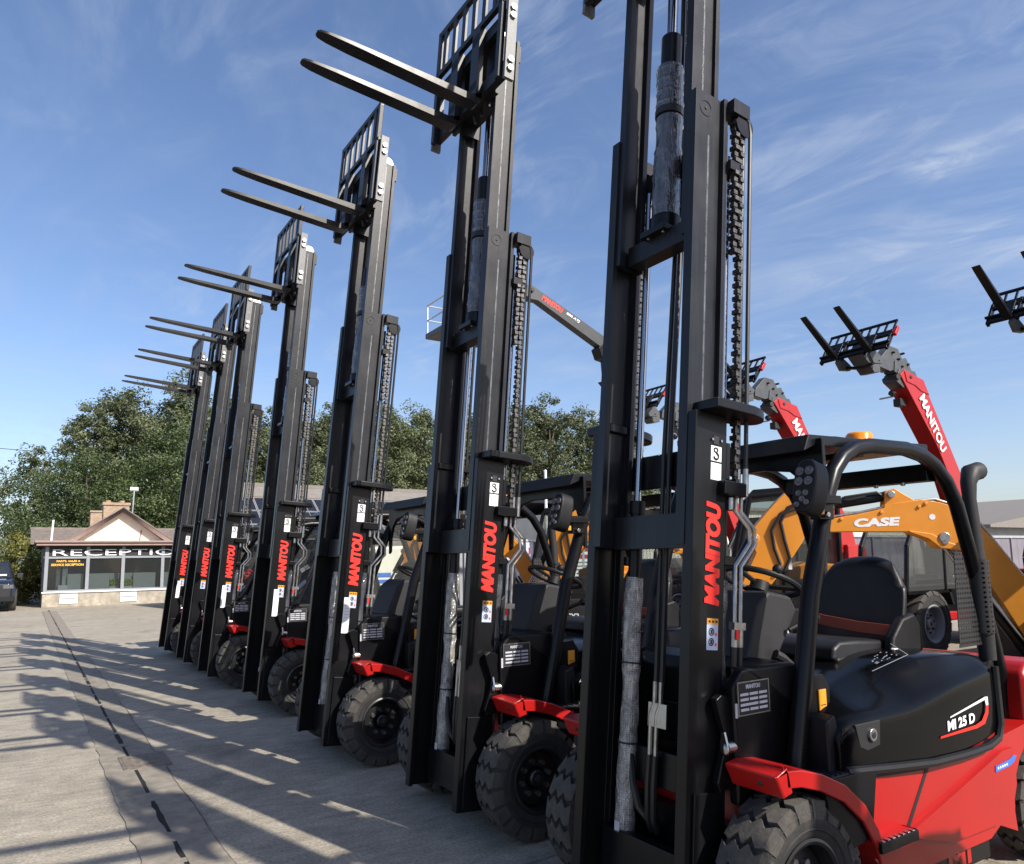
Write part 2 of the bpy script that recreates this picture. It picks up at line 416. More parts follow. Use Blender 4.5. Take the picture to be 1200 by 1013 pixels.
    # ---- inner stage
    mb = MB(); rail(mb, .008, .155, .250, .045, 2.97, 5.09, lip=.018)
    mb.box(.065, .15, -.21, .21, 2.975, 3.075, 'mast'); mb.box(.164, .185, -.25, .25, 4.95, 5.07, 'mast')
    for s in (-1, 1): mb.box(.074, .083, s * .2495, s * .251, 3.0, 5.05, 'track')
    inner = mb.build('inner_mast', root, bevel=.004, **MP)
    for s in (-1, 1):
        mb = MB(); mb.lathe([(.055, s * .20), (.055, s * .208), (.045, s * .211), (.045, s * .225), (.055, s * .228), (.055, s * .236), (.0001, s * .236), (.0001, s * .20)], 'steel', 24)
        mb.build('pulley', inner, loc=(.09, 0, 5.10))
    # free lift cylinder
    mb = MB()
    mb.cyl((.11, .0, 3.07), (.11, .0, 3.16), .075, 'black', 20); mb.cyl((.11, 0, 3.10), (.11, 0, 4.16), .052, 'black', 20)
    for x, y in ((.05, .05), (.05, -.05), (.17, .05), (.17, -.05)): mb.cyl((x, y, 3.06), (x, y, 3.055), .01, 'steel', 6)
    mb.box(.02, .20, -.08, .08, 3.06, 3.09, 'black'); cyl = mb.build('free_lift_cylinder', root, bevel=.004, **MP)
    mb = MB(); mb.cyl((.11, 0, 4.16), (.11, 0, 5.05), .026, 'chrome', 16); mb.build('piston_rod', cyl)
    mb = MB(); rough_tube(mb, .11, 0, 3.17, 3.70, .066, 'bubble'); rough_tube(mb, .11, 0, 3.75, 3.98, .065, 'bubble'); mb.build('bubble_wrap', cyl)
    mb = MB(); mb.cyl((.11, 0, 3.71), (.11, 0, 3.745), .070, 'dark', 18); mb.build('wrap_strap', cyl)
    # two side lift cylinders behind the rails
    for s in (-1, 1):
        y = s * .185; x = .17 if s > 0 else .222
        if s < 0: y = -.275
        mb = MB(); mb.cyl((x, y, .12), (x, y, 1.79), .031, 'black', 18); mb.cyl((x, y, 1.74), (x, y, 1.80), .037, 'black', 18); mb.cyl((x, y, .10), (x, y, .2), .045, 'black', 18)
        c = mb.build('side_lift_cylinder', root, **MP)
        mb = MB(); mb.cyl((x, y, 1.79), (x, y, 3.40), .018, 'chrome', 16); mb.build('piston_rod', c)
        mb = MB(); rough_tube(mb, x, y, .24, 1.44, .040 if s > 0 else .037, 'bubbleb' if s > 0 else 'bubble', .009); mb.build('bubble_wrap', c)
        for z in (.70, 1.05):
            mb = MB(); mb.cyl((x, y, z), (x, y, z + .008), .047, 'dark', 16); mb.build('wrap_strap', c)
        mb = MB(); mb.box(x - .050, x - .044, y - .018, y + .012, .33, .375, 'offwhite'); mb.build('paper_label', c)
    # hoses in the middle of the mast
    mb = MB()
    for y in (-.018, .018):
        mb.tube([(.17, y, .98), (.172, y, 2.0), (.20, y, 3.0), (.205, y, 3.9), (.2, y, 4.9)], .0125, 'hose', 8)
        mb.tube([(.165, y, .99), (.165, y, .90), (.165, y + .02, .85), (.165, y + .02, .66)], .011, 'steel', 8)
        mb.tube([(.165, y + .02, .68), (.165, y + .025, .55), (.175, y + .03, .42), (.22, y + .05, .36)], .015, 'hose', 8)
    mb.tube([(.165, .16, .66), (.165, .14, .55), (.17, .10, .45), (.2, .06, .40)], .017, 'hose', 8)
    mb.tube([(.165, .16, .72), (.165, .16, .64)], .016, 'steel', 8)
    mb.box(.158, .172, -.06, .05, .80, .90, 'steel'); mb.build('hydraulic_hose', root, **MP)
    for s in (-1,):
        mb = MB()
        for d in (0, .035):
            mb.tube([(.262 + d, s * .325, 1.80), (.262 + d, s * .325, 1.735), (.325 + d, s * .345, 1.665), (.33 + d, s * .345, 1.60), (.255 + d, s * .335, 1.50), (.255 + d, s * .335, 1.26)], .0095, 'steel', 8)
            mb.tube([(.255 + d, s * .335, 1.27), (.255 + d, s * .335, 1.17)], .015, 'steel', 8)
            mb.tube([(.255 + d, s * .335, 1.18), (.255 + d, s * .335, 1.05), (.30, s * .33, .85), (.40, s * .24, .7)], .013, 'hose', 8)
        mb.box(.24, .31, s * .349, s * .32, 1.24, 1.27, 'steel'); mb.box(.245, .26, s * .356, s * .349, 1.20, 1.24, 'dred')
        mb.build('steel_pipe', root, **MP)
    # ---- fork carriage
    mb = MB()
    mb.box(-.075, -.025, -.49, .49, 4.62, 4.71, 'mast'); mb.box(-.075, -.025, -.49, .49, 5.00, 5.09, 'mast')
    for s in (-1, 1):
        mb.box(-.02, .13, s * .20, s * .175, 4.56, 5.14, 'mast'); mb.box(-.025, .0, s * .30, s * .16, 4.60, 5.10, 'mast')
        mb.box(-.09, -.02, s * .49, s * .515, 4.56, 5.16, 'plate')
        for z in (4.63, 4.69, 5.01, 5.07): mb.lathe([(.0001, s * .512), (.022, s * .512), (.022, s * .532), (.0001, s * .534)], 'steel', 6, T=Matrix.Translation((-.055, 0, z)))
    mb.box(-.02, .11, -.18, .18, 4.64, 4.70, 'mast'); mb.box(-.02, .11, -.18, .18, 5.0, 5.05, 'mast')
    mb.cyl((.05, -.06, 4.75), (.05, .06, 4.75), .04, 'black', 14); mb.tube([(.03, -.03, 4.6), (0, -.02, 4.72), (.04, .04, 4.85), (.1, .03, 4.95)], .012, 'hose', 8)
    mb.tube([(.03, .05, 4.58), (-.02, .04, 4.7), (.02, .09, 4.9)], .012, 'hose', 8)
    car = mb.build('fork_carriage', root, bevel=.005, **MP)
    mb = MB(); y0 = .47
    for s in (-1, 1): mb.box(-.115, -.08, s * y0, s * (y0 - .045), 4.58, 5.50, 'mast')
    mb.box(-.115, -.08, -y0, y0, 5.46, 5.50, 'mast'); mb.box(-.115, -.08, -y0, y0, 5.12, 5.16, 'mast')
    for i in range(6):
        y = -.36 + i * .144; mb.box(-.110, -.085, y - .006, y + .006, 5.15, 5.47, 'mast')
    for i in range(6):
        y = -.36 + i * .144; mb.box(-.112, -.090, y - .025, y + .025, 5.155, 5.465, 'mast')
    mb.build('load_backrest', car, bevel=.003)
    for y in (-.205, .205):
        f = MB(); st_ = [(-1.07, .018, .002, .010), (-1.055, .032, -.001, .013), (-1.0, .043, -.003, .016), (-.85, .050, -.006, .021), (-.30, .052, -.010, .034), (-.05, .052, -.012, .038), (.02, .052, -.006, .060), (.045, .052, .015, .075)]
        vs = [q_ for (x_, w_, a_, b_) in st_ for q_ in ((x_, y - w_, a_), (x_, y + w_, a_), (x_, y + w_, b_), (x_, y - w_, b_))]; k_ = len(st_)
        f.add(vs, [(i * 4 + j, i * 4 + (j + 1) % 4, i * 4 + 4 + (j + 1) % 4, i * 4 + 4 + j) for i in range(k_ - 1) for j in range(4)] + [(0, 1, 2, 3), (k_ * 4 - 1, k_ * 4 - 2, k_ * 4 - 3, k_ * 4 - 4)], 'mast')
        f.prism([(.0, .03), (.0, .52), (.036, .52), (.044, .03)], 'y', y - .052, y + .052, 'mast'); f.prism([(-1.0, .0185), (-.32, .0355), (-.32, .0335), (-1.0, .0165)], 'y', y - .038, y + .038, 'forktop')
        f.box(-.0, .05, y - .05, y + .05, .10, .16, 'mast'); f.box(.0, .05, y - .05, y + .05, .44, .56, 'mast')
        f.build('fork', car, bevel=.006, loc=(-.120, 0, 4.555))
    # ---- chassis
    mb = MB()
    arch = [(2.40 + .345 * math.cos(a), .29 + .345 * math.sin(a)) for a in [R(d) for d in range(30, 196, 15)]]
    body = [(.70, .70), (1.28, .640), (1.55, .632), (1.80, .635), (1.97, .66), (2.40, .70)] + [(2.70, .462)] + arch + [(1.90, .26), (1.80, .22), (.98, .22), (.86, .33), (.80, .44)]
    mb.prism(body, 'y', -.585, .585, 'red')
    # raised lower flank and panel seam
    for s in (-1, 1):
        mb.prism([(1.06, .385), (1.5, .49), (1.94, .60), (2.05, .60), (2.055, .43), (2.0, .33), (1.86, .28), (1.45, .285), (1.22, .34)], 'y', s * .585, s * .605, 'red')
        mb.prism([(1.285, .625), (1.31, .625), (1.10, .38), (1.075, .385)], 'y', s * .580, s * .5875, 'dark')
        mb.prism([(.76, .672), (1.28, .628), (1.285, .615), (.78, .655)], 'y', s * .58, s * .588, 'dark')
    mb.box(.30, .85, -.34, .34, .25, .50, 'black'); mb.box(.36, .9, -.36, .36, .50, .66, 'red'); mb.cyl((.40, -.50, .33), (.40, .50, .33), .10, 'black', 16)
    mb.box(.9, 1.85, -.55, .55, .12, .24, 'black')
    ch = mb.build('chassis', root, bevel=.014, seg=3)
    mb = MB(); put_text(mb, 'MI', .20, .085, (1.47, -.5515, .135), (1, 0, 0), (0, 0, 1), 'red', bold=.03); mb.build('chassis_lettering', ch, fix=False, smooth=False)
    mb = MB()
    mb.prism([(1.85, .515), (1.99, .523), (2.04, .535), (2.07, .562), (2.04, .567), (2.0, .553), (1.855, .543)], 'y', -.6085, -.606, 'blue')
    for i in range(5): mb.box(1.87 + i * .022, 1.883 + i * .022, -.6095, -.606, .526 + i * .001, .536 + i * .001, 'white')
    mb.build('blue_decal', ch)
    # fenders
    for s in (-1, 1):
        mb = MB(); P = [(.21, .772), (.27, .782), (.36, .772), (.48, .738), (.62, .675), (.74, .58), (.82, .47), (.86, .36)]
        Q = [(x - .004 * i, z - .014) for i, (x, z) in enumerate(P)]
        mb.prism(P + Q[::-1], 'y', s * .635, s * .40, 'red')
        Q2 = [(x - .004 * i, z - .062) for i, (x, z) in enumerate(P)]
        mb.prism(P[1:] + Q2[1:][::-1], 'y', s * .637, s * .622, 'red')
        mb.prism([(.21, .772), (.27, .782), (.30, .70), (.25, .69)], 'y', s * .637, s * .622, 'red')
        mb.prism([(.207, .772), (.222, .772), (.262, .688), (.247, .688)], 'y', s * .635, s * .40, 'red'); mb.cyl((.222, s * .55, .73), (.24, s * .55, .73), .012, 'dark', 10)
        mb.build('fender', root, bevel=.006)
    # front cowl, footwell, step
    mb = MB()
    mb.prism([(.46, .62), (.46, 1.06), (.50, 1.10), (.62, 1.12), (.66, .98), (.58, .74), (.56, .62)], 'y', -.36, .36, 'black')
    for s_ in (-1, 1): mb.prism([(.27, .60), (.27, 1.05), (.33, 1.11), (.45, 1.115), (.66, 1.11), (.72, .98), (.60, .74), (.58, .60)], 'y', s_ * .36, s_ * .41, 'black')
    mb.prism([(.34, 1.112), (.66, 1.108), (.74, 1.00), (.72, .92), (.62, .95)], 'y', -.415, -.10, 'plastic')
    mb.box(.44, .47, -.34, -.02, .72, .90, 'black'); mb.box(.44, .465, .02, .34, .72, .90, 'black')
    cw = mb.build('front_cowl', root, bevel=.015)
    mb = MB(); T = Matrix.Translation((.0, 0, 0))
    mb.box(.285, .475, -.4160, -.410, .935, 1.065, 'dark')
    for a, b, c, d in ((.285, .475, .935, .939), (.285, .475, 1.061, 1.065), (.285, .289, .939, 1.061), (.471, .475, .939, 1.061)): mb.box(a, b, -.4172, -.410, c, d, 'steel')
    for r_ in range(4):
        for c_ in range(3):
            if r_ == 2 and c_ == 1: continue
            x = .300 + c_ * .056; mb.box(x, x + (.104 if (r_ == 2 and c_ == 0) else .048), -.4172, -.410, .952 + (3 - r_) * .0195, .962 + (3 - r_) * .0195, 'offwhite')
    put_text(mb, 'MANITOU', .085, .017, (.335, -.4165, 1.036), (1, 0, 0), (0, 0, 1), 'offwhite', bold=.03); mb.build('data_plate', cw, fix=False, smooth=False)
    mb = MB(); mb.box(.273, .286, -.4135, -.410, .93, .985, 'offwhite'); mb.build('paper_label', cw)
    mb = MB(); mb.cyl((.28, -.385, .82), (.235, -.385, .82), .024, 'steel', 14); mb.ball((.23, -.385, .815), .024, 'chrome', 12, sc=(.5, 1, 1.15)); mb.prism([(-.02, 0), (.02, 0), (.006, .055), (-.006, .055)], 'x', .225, .235, 'chrome', Matrix.Translation((0, -.385, .825))); mb.cyl((.28, -.37, .87), (.25, -.37, .87), .015, 'steel', 10); mb.build('lifting_eye', cw)
    mb = MB(); mb.prism([(.66, .82), (.66, 1.05), (.76, 1.06), (.80, 1.0), (.79, .86), (.73, .80)], 'y', -.47, -.40, 'black'); mb.box(.715, .765, -.477, -.47, .90, 1.0, 'amberd'); mb.box(.722, .758, -.4785, -.47, .915, .92, 'dark'); mb.box(.722, .758, -.4785, -.47, .935, .94, 'dark'); mb.build('reflector_decal', root, bevel=.004)
    mb = MB()
    for s_ in (-1, 1):
        mb = MB(); mb.prism([(.50, .70), (.86, .695), (.80, .44), (.62, .42), (.54, .55)], 'y', s_ * .62, s_ * .40, 'black'); mb.box(.56, .86, s_ * .615, s_ * .42, .697, .705, 'grey')
        for i in range(8): mb.box(.57 + i * .035, .59 + i * .035, s_ * .61, s_ * .43, .704, .710, 'plastic')
        mb.build('step_box', root, bevel=.012)
    mb = MB(); mb.box(.80, 1.07, -.64, -.45, .405, .425, 'red'); mb.box(.80, 1.07, -.655, -.64, .385, .425, 'black')
    for i in range(7):
        mb.box(.815 + i * .036, .833 + i * .036, -.652, -.63, .424, .430, 'steel')
        mb.cyl((.83 + i * .036, -.55 + .03 * (i % 2), .424), (.83 + i * .036, -.55 + .03 * (i % 2), .429), .008, 'steel', 8)
    mb.build('step_plate', root, bevel=.003)
    mb = MB(); mb.box(.56, 1.3, -.46, .50, .62, .70, 'plastic'); mb.prism([(.62, .66), (.62, .90), (.68, .92), (.71, .80), (.70, .66)], 'y', -.57, .57, 'plastic'); mb.build('floor_plate', root, bevel=.01)
    # hood
    mb = MB()
    prof = [  # x, half width low, z low, z shoulder, half width top, z top
        (.66, .590, .70, .84, .44, .90), (.72, .600, .69, .875, .44, .945), (.84, .602, .675, .90, .42, .98), (1.00, .604, .665, .90, .40, 1.01), (1.18, .606, .655, .905, .40, 1.045), (1.34, .607, .645, .93, .48, 1.075), (1.55, .607, .65, .965, .53, 1.085), (1.75, .604, .665, .985, .53, 1.075), (1.90, .600, .69, 1.0, .53, 1.06), (1.955, .595, .70, .98, .53, 1.04)]
    NS = 30; sec = []
    for q in range(NS + 1):
        t = q / NS * (len(prof) - 1); i = min(int(t), len(prof) - 2); k = t - i
        g0, g1, g2, g3 = prof[max(i - 1, 0)], prof[i], prof[i + 1], prof[min(i + 2, len(prof) - 1)]
        x, wl, zl, zs, wt, zt = [.5 * (2 * B + (C_ - A_) * k + (2 * A_ - 5 * B + 4 * C_ - D_) * k * k + (3 * B - A_ - 3 * C_ + D_) * k ** 3) for A_, B, C_, D_ in zip(g0, g1, g2, g3)]
        half = [(wl, zl), (wl + .003, zl + (zs - zl) * .5), (wl, zs - .03), (wl - .008, zs - .008), (wl - .028, zs + .008)]
        half += [(wl - .028 + (wt - wl + .028) * f_, zs + .008 + (zt - .012 - zs - .008) * f_) for f_ in (.33, .66, 1)]
        half += [(wt - .03, zt - .002), (wt * .5, zt), (0, zt)]
        ring = [(-y, z) for y, z in half] + [(y, z) for y, z in half[::-1][1:]]
        sec.append([(x, y, z) for y, z in ring])
    n = len(sec[0]); vs = [p for s_ in sec for p in s_]
    fs = [(i * n + j, i * n + (j + 1) % n, (i + 1) * n + (j + 1) % n, (i + 1) * n + j) for i in range(len(sec) - 1) for j in range(n)]
    fs += [tuple(range(n)), tuple(range(len(vs) - 1, len(vs) - n - 1, -1))]
    mb.add(vs, fs, 'hood')
    hd = mb.build('hood', root, ang=60, bevel=.02, seg=3)
    mb = MB(); mb.tube([(.68, -.60, .705), (1.0, -.612, .675), (1.30, -.615, .648), (1.60, -.613, .64), (1.80, -.612, .645), (1.90, -.610, .668), (1.94, -.608, .73), (1.95, -.60, 1.0)], .019, 'plastic', 8); mb.build('hood_seal', hd)
    mb = MB(); TT = frame((1.443, -.6125, .759), (1, 0, .036), (0, 0, 1))
    v, f = txt('MI 25 D', .248, .046, .04, .06); mb.add(v, f, 'white', TT)
    for P_, c_ in (([(.03, .055), (.03, .060), (.36, .10), (.385, .098), (.385, .06), (.362, .06), (.357, .087)], 'white'), ([(-.07, -.018), (-.065, -.010), (.25, -.012), (.31, -.002), (.35, .03), (.362, .06), (.385, .06), (.375, .02), (.335, -.02), (.26, -.028)], 'dred')):
        mb.prism(P_, 'z', 0, .0015, c_, TT)
    mb.build('model_lettering', hd, fix=False, smooth=False)
    mb = MB(); mb.prism([(.755, .875), (.93, .875), (.92, .775), (.83, .765), (.78, .785)], 'y', -.606, -.59, 'dark'); mb.cyl((.86, -.60, .825), (.86, -.618, .825), .026, 'steel', 18); mb.cyl((.86, -.615, .825), (.86, -.621, .825), .014, 'dark', 12); mb.build('hood_latch', hd, bevel=.004)
    mb = MB(); TT = frame((1.12, -.47, 1.037), (1, 0, .16), (0, 1, .62))
    mb.prism([(0, 0), (.30, 0), (.30, .003), (0, .003)], 'z', 0, .001, 'gline', TT); mb.prism([(.30, 0), (.305, 0), (.303, .09), (.30, .09)], 'z', 0, .001, 'gline', TT)
    for i in range(22):
        x = .06 + random.random() * .18; y = .02 + random.random() * .05; mb.prism([(x, y), (x + .012, y), (x + .012, y + .003), (x, y + .003)], 'z', 0, .001, 'gline', TT)
    mb.build('hood_decal', hd, fix=False, smooth=False)
    mb = MB(); mb.box(1.93, 2.31, -.46, .46, .62, 1.0, 'plastic'); mb.box(1.93, 2.2, -.50, .50, .62, .76, 'plastic'); mb.build('rear_cover', root, bevel=.02)
    # counterweight
    mb = MB()
    cwp = [(2.30, .66), (2.30, .92), (2.36, .98), (2.48, .99), (2.60, .94), (2.72, .84), (2.76, .70), (2.76, .42), (2.70, .36), (2.62, .36)] + [(2.40 + .355 * math.cos(a), .29 + .355 * math.sin(a)) for a in [R(d) for d in range(30, 91, 20)]]
    mb.prism(cwp, 'y', -.575, .575, 'red'); mb.build('counterweight', root, bevel=.05, seg=4)
    # wheels
    for s in (-1, 1):
        wheel_meshes(.33, .20, .175, 19, 'front_wheel', root, (.40, s * .522, .33), side=s)
        wheel_meshes(.27, .16, .125, 16, 'rear_wheel', root, (2.40, s * .50, .27), side=s)
    # ---- overhead guard
    og = MB()
    side = [(0.547, 0.668), (0.59, 0.842), (0.72, 1.385), (0.873, 1.799), (0.943, 1.929), (1.019, 2.0), (1.117, 2.049), (1.248, 2.07), (1.552, 2.076), (1.704, 2.054), (1.813, 2.011), (1.922, 1.929), (2.009, 1.81), (2.106, 1.549), (2.27, 1.06), (2.319, 0.842), (2.325, 0.624)]
    for s in (-1, 1):
        pts = [(x, s * .46, z) for x, z in side]
        og.tube(pts, [.040] * 3 + [.037] * (len(pts) - 3), 'black', 14)
    hx = .70
    w = .45
    arch_ = [(-w, 1.62), (-w, 2.085), (w, 2.085), (w, 1.62), (w - .035, 1.64), (w - .045, 1.76), (w - .09, 1.87), (w - .18, 1.945), (w - .32, 1.965), (-w + .32, 1.965), (-w + .18, 1.945), (-w + .09, 1.87), (-w + .045, 1.76), (-w + .035, 1.64)]
    og.prism(arch_, 'x', .89, .915, 'black')
    og.prism([(.80, 2.02), (.84, 2.10), (1.85, 2.125), (1.85, 2.085), (.88, 2.05)], 'y', -.42, .42, 'black')
    og.box(1.80, 1.89, -.43, .43, 1.93, 2.02, 'black'); og.box(1.2, 1.25, -.43, .43, 2.02, 2.05, 'black')
    for y in (-.3, -.15, .15): og.cyl((1.80, y, 1.935), (1.80, y, 1.915), .014, 'steel', 8)
    guard = og.build('overhead_guard', root, bevel=.008, ang=50)
    mb = MB(); mb.prism([(.86, 2.095), (1.15, 2.125), (1.25, 2.125), (1.25, 2.10), (.90, 2.08)], 'y', -.35, .35, 'black')
    mb.build('roof_panel', guard, bevel=.004)
    mb = MB(); mb.cyl((1.92, 0, 2.13), (1.92, 0, 2.165), .08, 'black', 20); mb.box(1.70, 2.02, -.10, .10, 2.118, 2.132, 'black'); mb.lathe([(.0001, 2.16), (.074, 2.16), (.076, 2.185), (.073, 2.192), (.073, 2.24), (.06, 2.255), (.0001, 2.26)], 'amber', 24, 'z', Matrix.Translation((1.92, 0, 0)), closed=False); mb.build('beacon', guard, ang=50)
    # headlamps
    for s in (-1, 1):
        mb = MB(); o = Vector((.62, s * .565, 1.835)); TT = frame(o, (0, -1, 0) if s < 0 else (0, -1, 0), (.25, 0, 1))
        ov = [(.055 * math.copysign(abs(math.cos(a)) ** .7, math.cos(a)), .115 * math.copysign(abs(math.sin(a)) ** .8, math.sin(a))) for a in [2 * math.pi * k / 28 for k in range(28)]]
        mb.prism(ov, 'z', -.05, .045, 'plastic', TT)
        hl = mb.build('headlamp', guard, bevel=.012)
        mb = MB()
        for (x, y, r_) in ((-.022, .06, .019), (.022, .06, .019), (-.022, .016, .019), (.022, .016, .019), (-.018, -.035, .013), (.014, -.035, .013), (0, -.06, .013), (-.022, -.082, .012), (.022, -.075, .012)):
            mb.add(*(lambda q: (q.v, q.f))(MB().lathe([(.0001, .047), (r_, .046), (r_, .052), (r_ * .8, .053), (.0001, .049)], 'lens', 12, 'z', closed=True)), 'lens', TT @ Matrix.Translation((x, y, 0)))
        mb.build('lamp_lens', hl)
        mb = MB(); mb.box(.64, .84, s * .56, s * .46, 1.775, 1.81, 'black'); mb.box(.74, .84, s * .52, s * .47, 1.71, 1.82, 'black'); mb.cyl((.775, s * .51, 1.73), (.775, s * .54, 1.73), .014, 'chrome', 8); mb.cyl((.795, s * .51, 1.80), (.795, s * .54, 1.80), .014, 'chrome', 8); mb.box(.655, .68, s * .585, s * .56, 1.725, 1.755, 'amberd'); mb.build('lamp_bracket', hl, bevel=.004)
    # exhaust stack on rear pillar
    mb = MB(); x, y = 2.17, -.47
    mb.tube([(x, y, 1.0), (x, y, 1.18), (x - .02, y, 1.60), (x - .04, y, 1.84), (x - .035, y, 1.93), (x + .0, y, 1.985), (x + .08, y + .0, 2.0)], [.042, .042, .038, .034, .040, .05, .05], 'grey', 14)
    ex = mb.build('exhaust_stack', root, ang=60)
    mb = MB(); mb.lathe([(.050, 1.14), (.050, 1.52), (.048, 1.52), (.048, 1.14)], 'perf', 24, 'z', Matrix.Translation((x - .012, y, 0))); mb.build('heat_shield', ex)
    mb = MB(); mb.prism([(1.90, 1.08), (2.14, 1.08), (2.0, 1.56), (1.92, 1.56)], 'y', -.47, -.466, 'perf'); mb.build('mesh_screen', guard, smooth=False)
    # ---- seat
    mb = MB(); mb.box(1.20, 1.80, -.25, .25, 1.0, 1.07, 'plastic'); mb.box(1.15, 1.75, -.28, .28, .97, 1.01, 'black'); mb.box(1.12, 1.30, -.20, .20, .92, .98, 'plastic')
    st = mb.build('seat', root, bevel=.02)
    mb = MB()
    vs = []; ny, nz = 13, 13
    for k in range(2):
        for i in range(nz):
            t = i / (nz - 1); z = 1.04 + .52 * t
            hw = .270 * (1 - .04 * t + .03 * math.sin(t * 3.1)) * (1 - max(0, t - .55) ** 2 * 1.6)
            for j in range(ny):
                u = -1 + 2 * j / (ny - 1); y = u * hw
                edge = 1 - abs(u) ** 6
                zz = z - (.055 * abs(u) ** 3 if t > .7 else 0)
                wing = .07 * abs(u) ** 3 * (1 - t * .7)
                x = 1.76 + .10 * t - (wing + .05 * (1 - abs(u) ** 2) ** .5 * (.4) if k == 0 else -.09 * edge)
                if i in (0, nz - 1): x = 1.79 + .10 * t
                if j in (0, ny - 1): x = 1.76 + .10 * t - wing * .9 + (.03 if k else 0)
                vs.append((x, y, zz))
    fs = []
    for k in range(2):
        for i in range(nz - 1):
            for j in range(ny - 1):
                a = k * ny * nz + i * ny + j; fs.append((a, a + 1, a + ny + 1, a + ny))
    N = ny * nz
    for i in range(nz - 1):
        for j in (0, ny - 1): a = i * ny + j; fs.append((a, a + ny, a + N + ny, a + N))
    for j in range(ny - 1):
        for i in (0, nz - 1): a = i * ny + j; fs.append((a, a + 1, a + N + 1, a + N))
    mb.add(vs, fs, 'seat'); b_ = mb.build('backrest', st, ang=60); sdm = b_.modifiers.new('sub', 'SUBSURF'); sdm.levels = 1; sdm.render_levels = 2
    mb = MB()
    cp = [(1.18, 1.05), (1.19, 1.11), (1.24, 1.14), (1.40, 1.135), (1.76, 1.11), (1.80, 1.08), (1.80, 1.04)]
    mb.prism(cp, 'y', -.24, .24, 'seat'); c_ = mb.build('cushion', st, bevel=.03, seg=4)
    for s in (-1, 1):
        mb = MB(); mb.prism([(1.58, 1.05), (1.60, 1.14), (1.70, 1.23), (1.82, 1.25), (1.88, 1.17), (1.88, 1.05)], 'y', s * .245, s * .30, 'plastic'); mb.build('hip_support', st, bevel=.02, seg=3)
    mb = MB(); mb.prism([(1.54, 1.055), (1.61, 1.05), (1.615, 1.085), (1.58, 1.09)], 'y', -.315, -.295, 'white'); mb.build('seat_lever', st, bevel=.004)
    mb = MB(); q = [(1.69, .27, 1.215), (1.665, .12, 1.195), (1.655, -.08, 1.175), (1.67, -.25, 1.165)]
    for a_, b_ in zip(q, q[1:]): mb.add([(a_[0], a_[1], a_[2] - .028), (a_[0], a_[1], a_[2] + .028), (b_[0], b_[1], b_[2] + .028), (b_[0], b_[1], b_[2] - .028), (a_[0] + .006, a_[1], a_[2] - .028), (a_[0] + .006, a_[1], a_[2] + .028), (b_[0] + .006, b_[1], b_[2] + .028), (b_[0] + .006, b_[1], b_[2] - .028)], [(0, 1, 2, 3), (4, 7, 6, 5), (0, 3, 7, 4), (1, 5, 6, 2)], 'lred')
    mb.build('seat_belt', st)
    # dashboard & steering wheel
    mb = MB(); mb.prism([(.56, 1.05), (.68, 1.34), (.76, 1.40), (.92, 1.37), (.96, 1.30), (.82, 1.12), (.80, 1.02)], 'y', -.22, .16, 'grey'); db = mb.build('dashboard', root, bevel=.02)
    mb = MB(); mb.tube([(.86, -.24, 1.22), (.92, -.27, 1.25), (.98, -.29, 1.27)], .012, 'plastic', 8); mb.ball((.985, -.29, 1.272), .024, 'plastic', 10); mb.build('control_lever', db)
    mb = MB(); mb.tube([(.76, -.235, 1.12), (.80, -.245, 1.10), (.86, -.25, 1.06)], [.022, .02, .014], 'grey', 8); mb.build('parking_brake_lever', db)
    mb = MB(); TT = frame((.98, 0, 1.43), (0, 1, 0), (-.92, 0, .40))
    ringp = [(.185 * math.cos(a), .185 * math.sin(a), 0) for a in [2 * math.pi * k / 32 for k in range(33)]]
    mb.tube(ringp, .015, 'plastic', 8, TT)
    for a in (R(90), R(210), R(330)): mb.tube([(0, 0, -.02), (.18 * math.cos(a), .18 * math.sin(a), 0)], .012, 'plastic', 6, TT)
    mb.lathe([(.0001, -.05), (.05, -.05), (.045, .0), (.0001, .01)], 'plastic', 16, 'z', TT, closed=False); mb.tube([(0, 0, -.04), (0, -.05, -.16)], .03, 'plastic', 8, TT)
    mb.ball((-.16, .09, .03), .026, 'plastic', 10, TT); mb.build('steering_wheel', root)
    return root

def add_cab(root):
    """enclosed cab: curved windscreen with frame and door glass"""
    ws = MB(); P = [(.36, 1.12), (.52, 1.45), (.68, 1.75), (.84, 1.97)]
    for s0, s1 in ((-.50, .50),):
        for i in range(3):
            ws.quad((P[i][0], s0, P[i][1]), (P[i][0], s1, P[i][1]), (P[i + 1][0], s1, P[i + 1][1]), (P[i + 1][0], s0, P[i + 1][1]), 'glass')
    w = ws.build('windscreen', root, ang=60)
    fr = MB()
    for s in (-1, 1): fr.tube([(x - .01, s * .51, z) for x, z in P], .022, 'black', 8)
    fr.tube([(P[0][0] - .01, -.51, P[0][1]), (P[0][0] - .01, .51, P[0][1])], .022, 'black', 8)
    fr.tube([(.33, -.15, 1.15), (.45, -.02, 1.36), (.50, .02, 1.44)], .008, 'plastic', 6); fr.build('windscreen_frame', w)
    mb = MB(); mb.box(.285, .30, .0, .30, 1.16, 1.20, 'offwhite', Matrix.Rotation(0, 4, 'Y')); mb.build('paper_label', w)
    dg_ = MB(); dg_.prism([(.5, .78), (.68, 1.40), (.92, 1.90), (1.55, 1.97), (1.78, 1.85), (2.0, 1.15), (1.15, 1.10), (1.0, .76)], 'y', -.545, -.540, 'glass'); dg_.build('side_window', root, smooth=False)
    rf = MB(); rf.prism([(.75, 2.09), (.85, 2.15), (1.75, 2.17), (1.95, 2.11), (1.9, 2.07)], 'y', -.48, .48, 'black'); rf.build('cab_roof', root, bevel=.02)

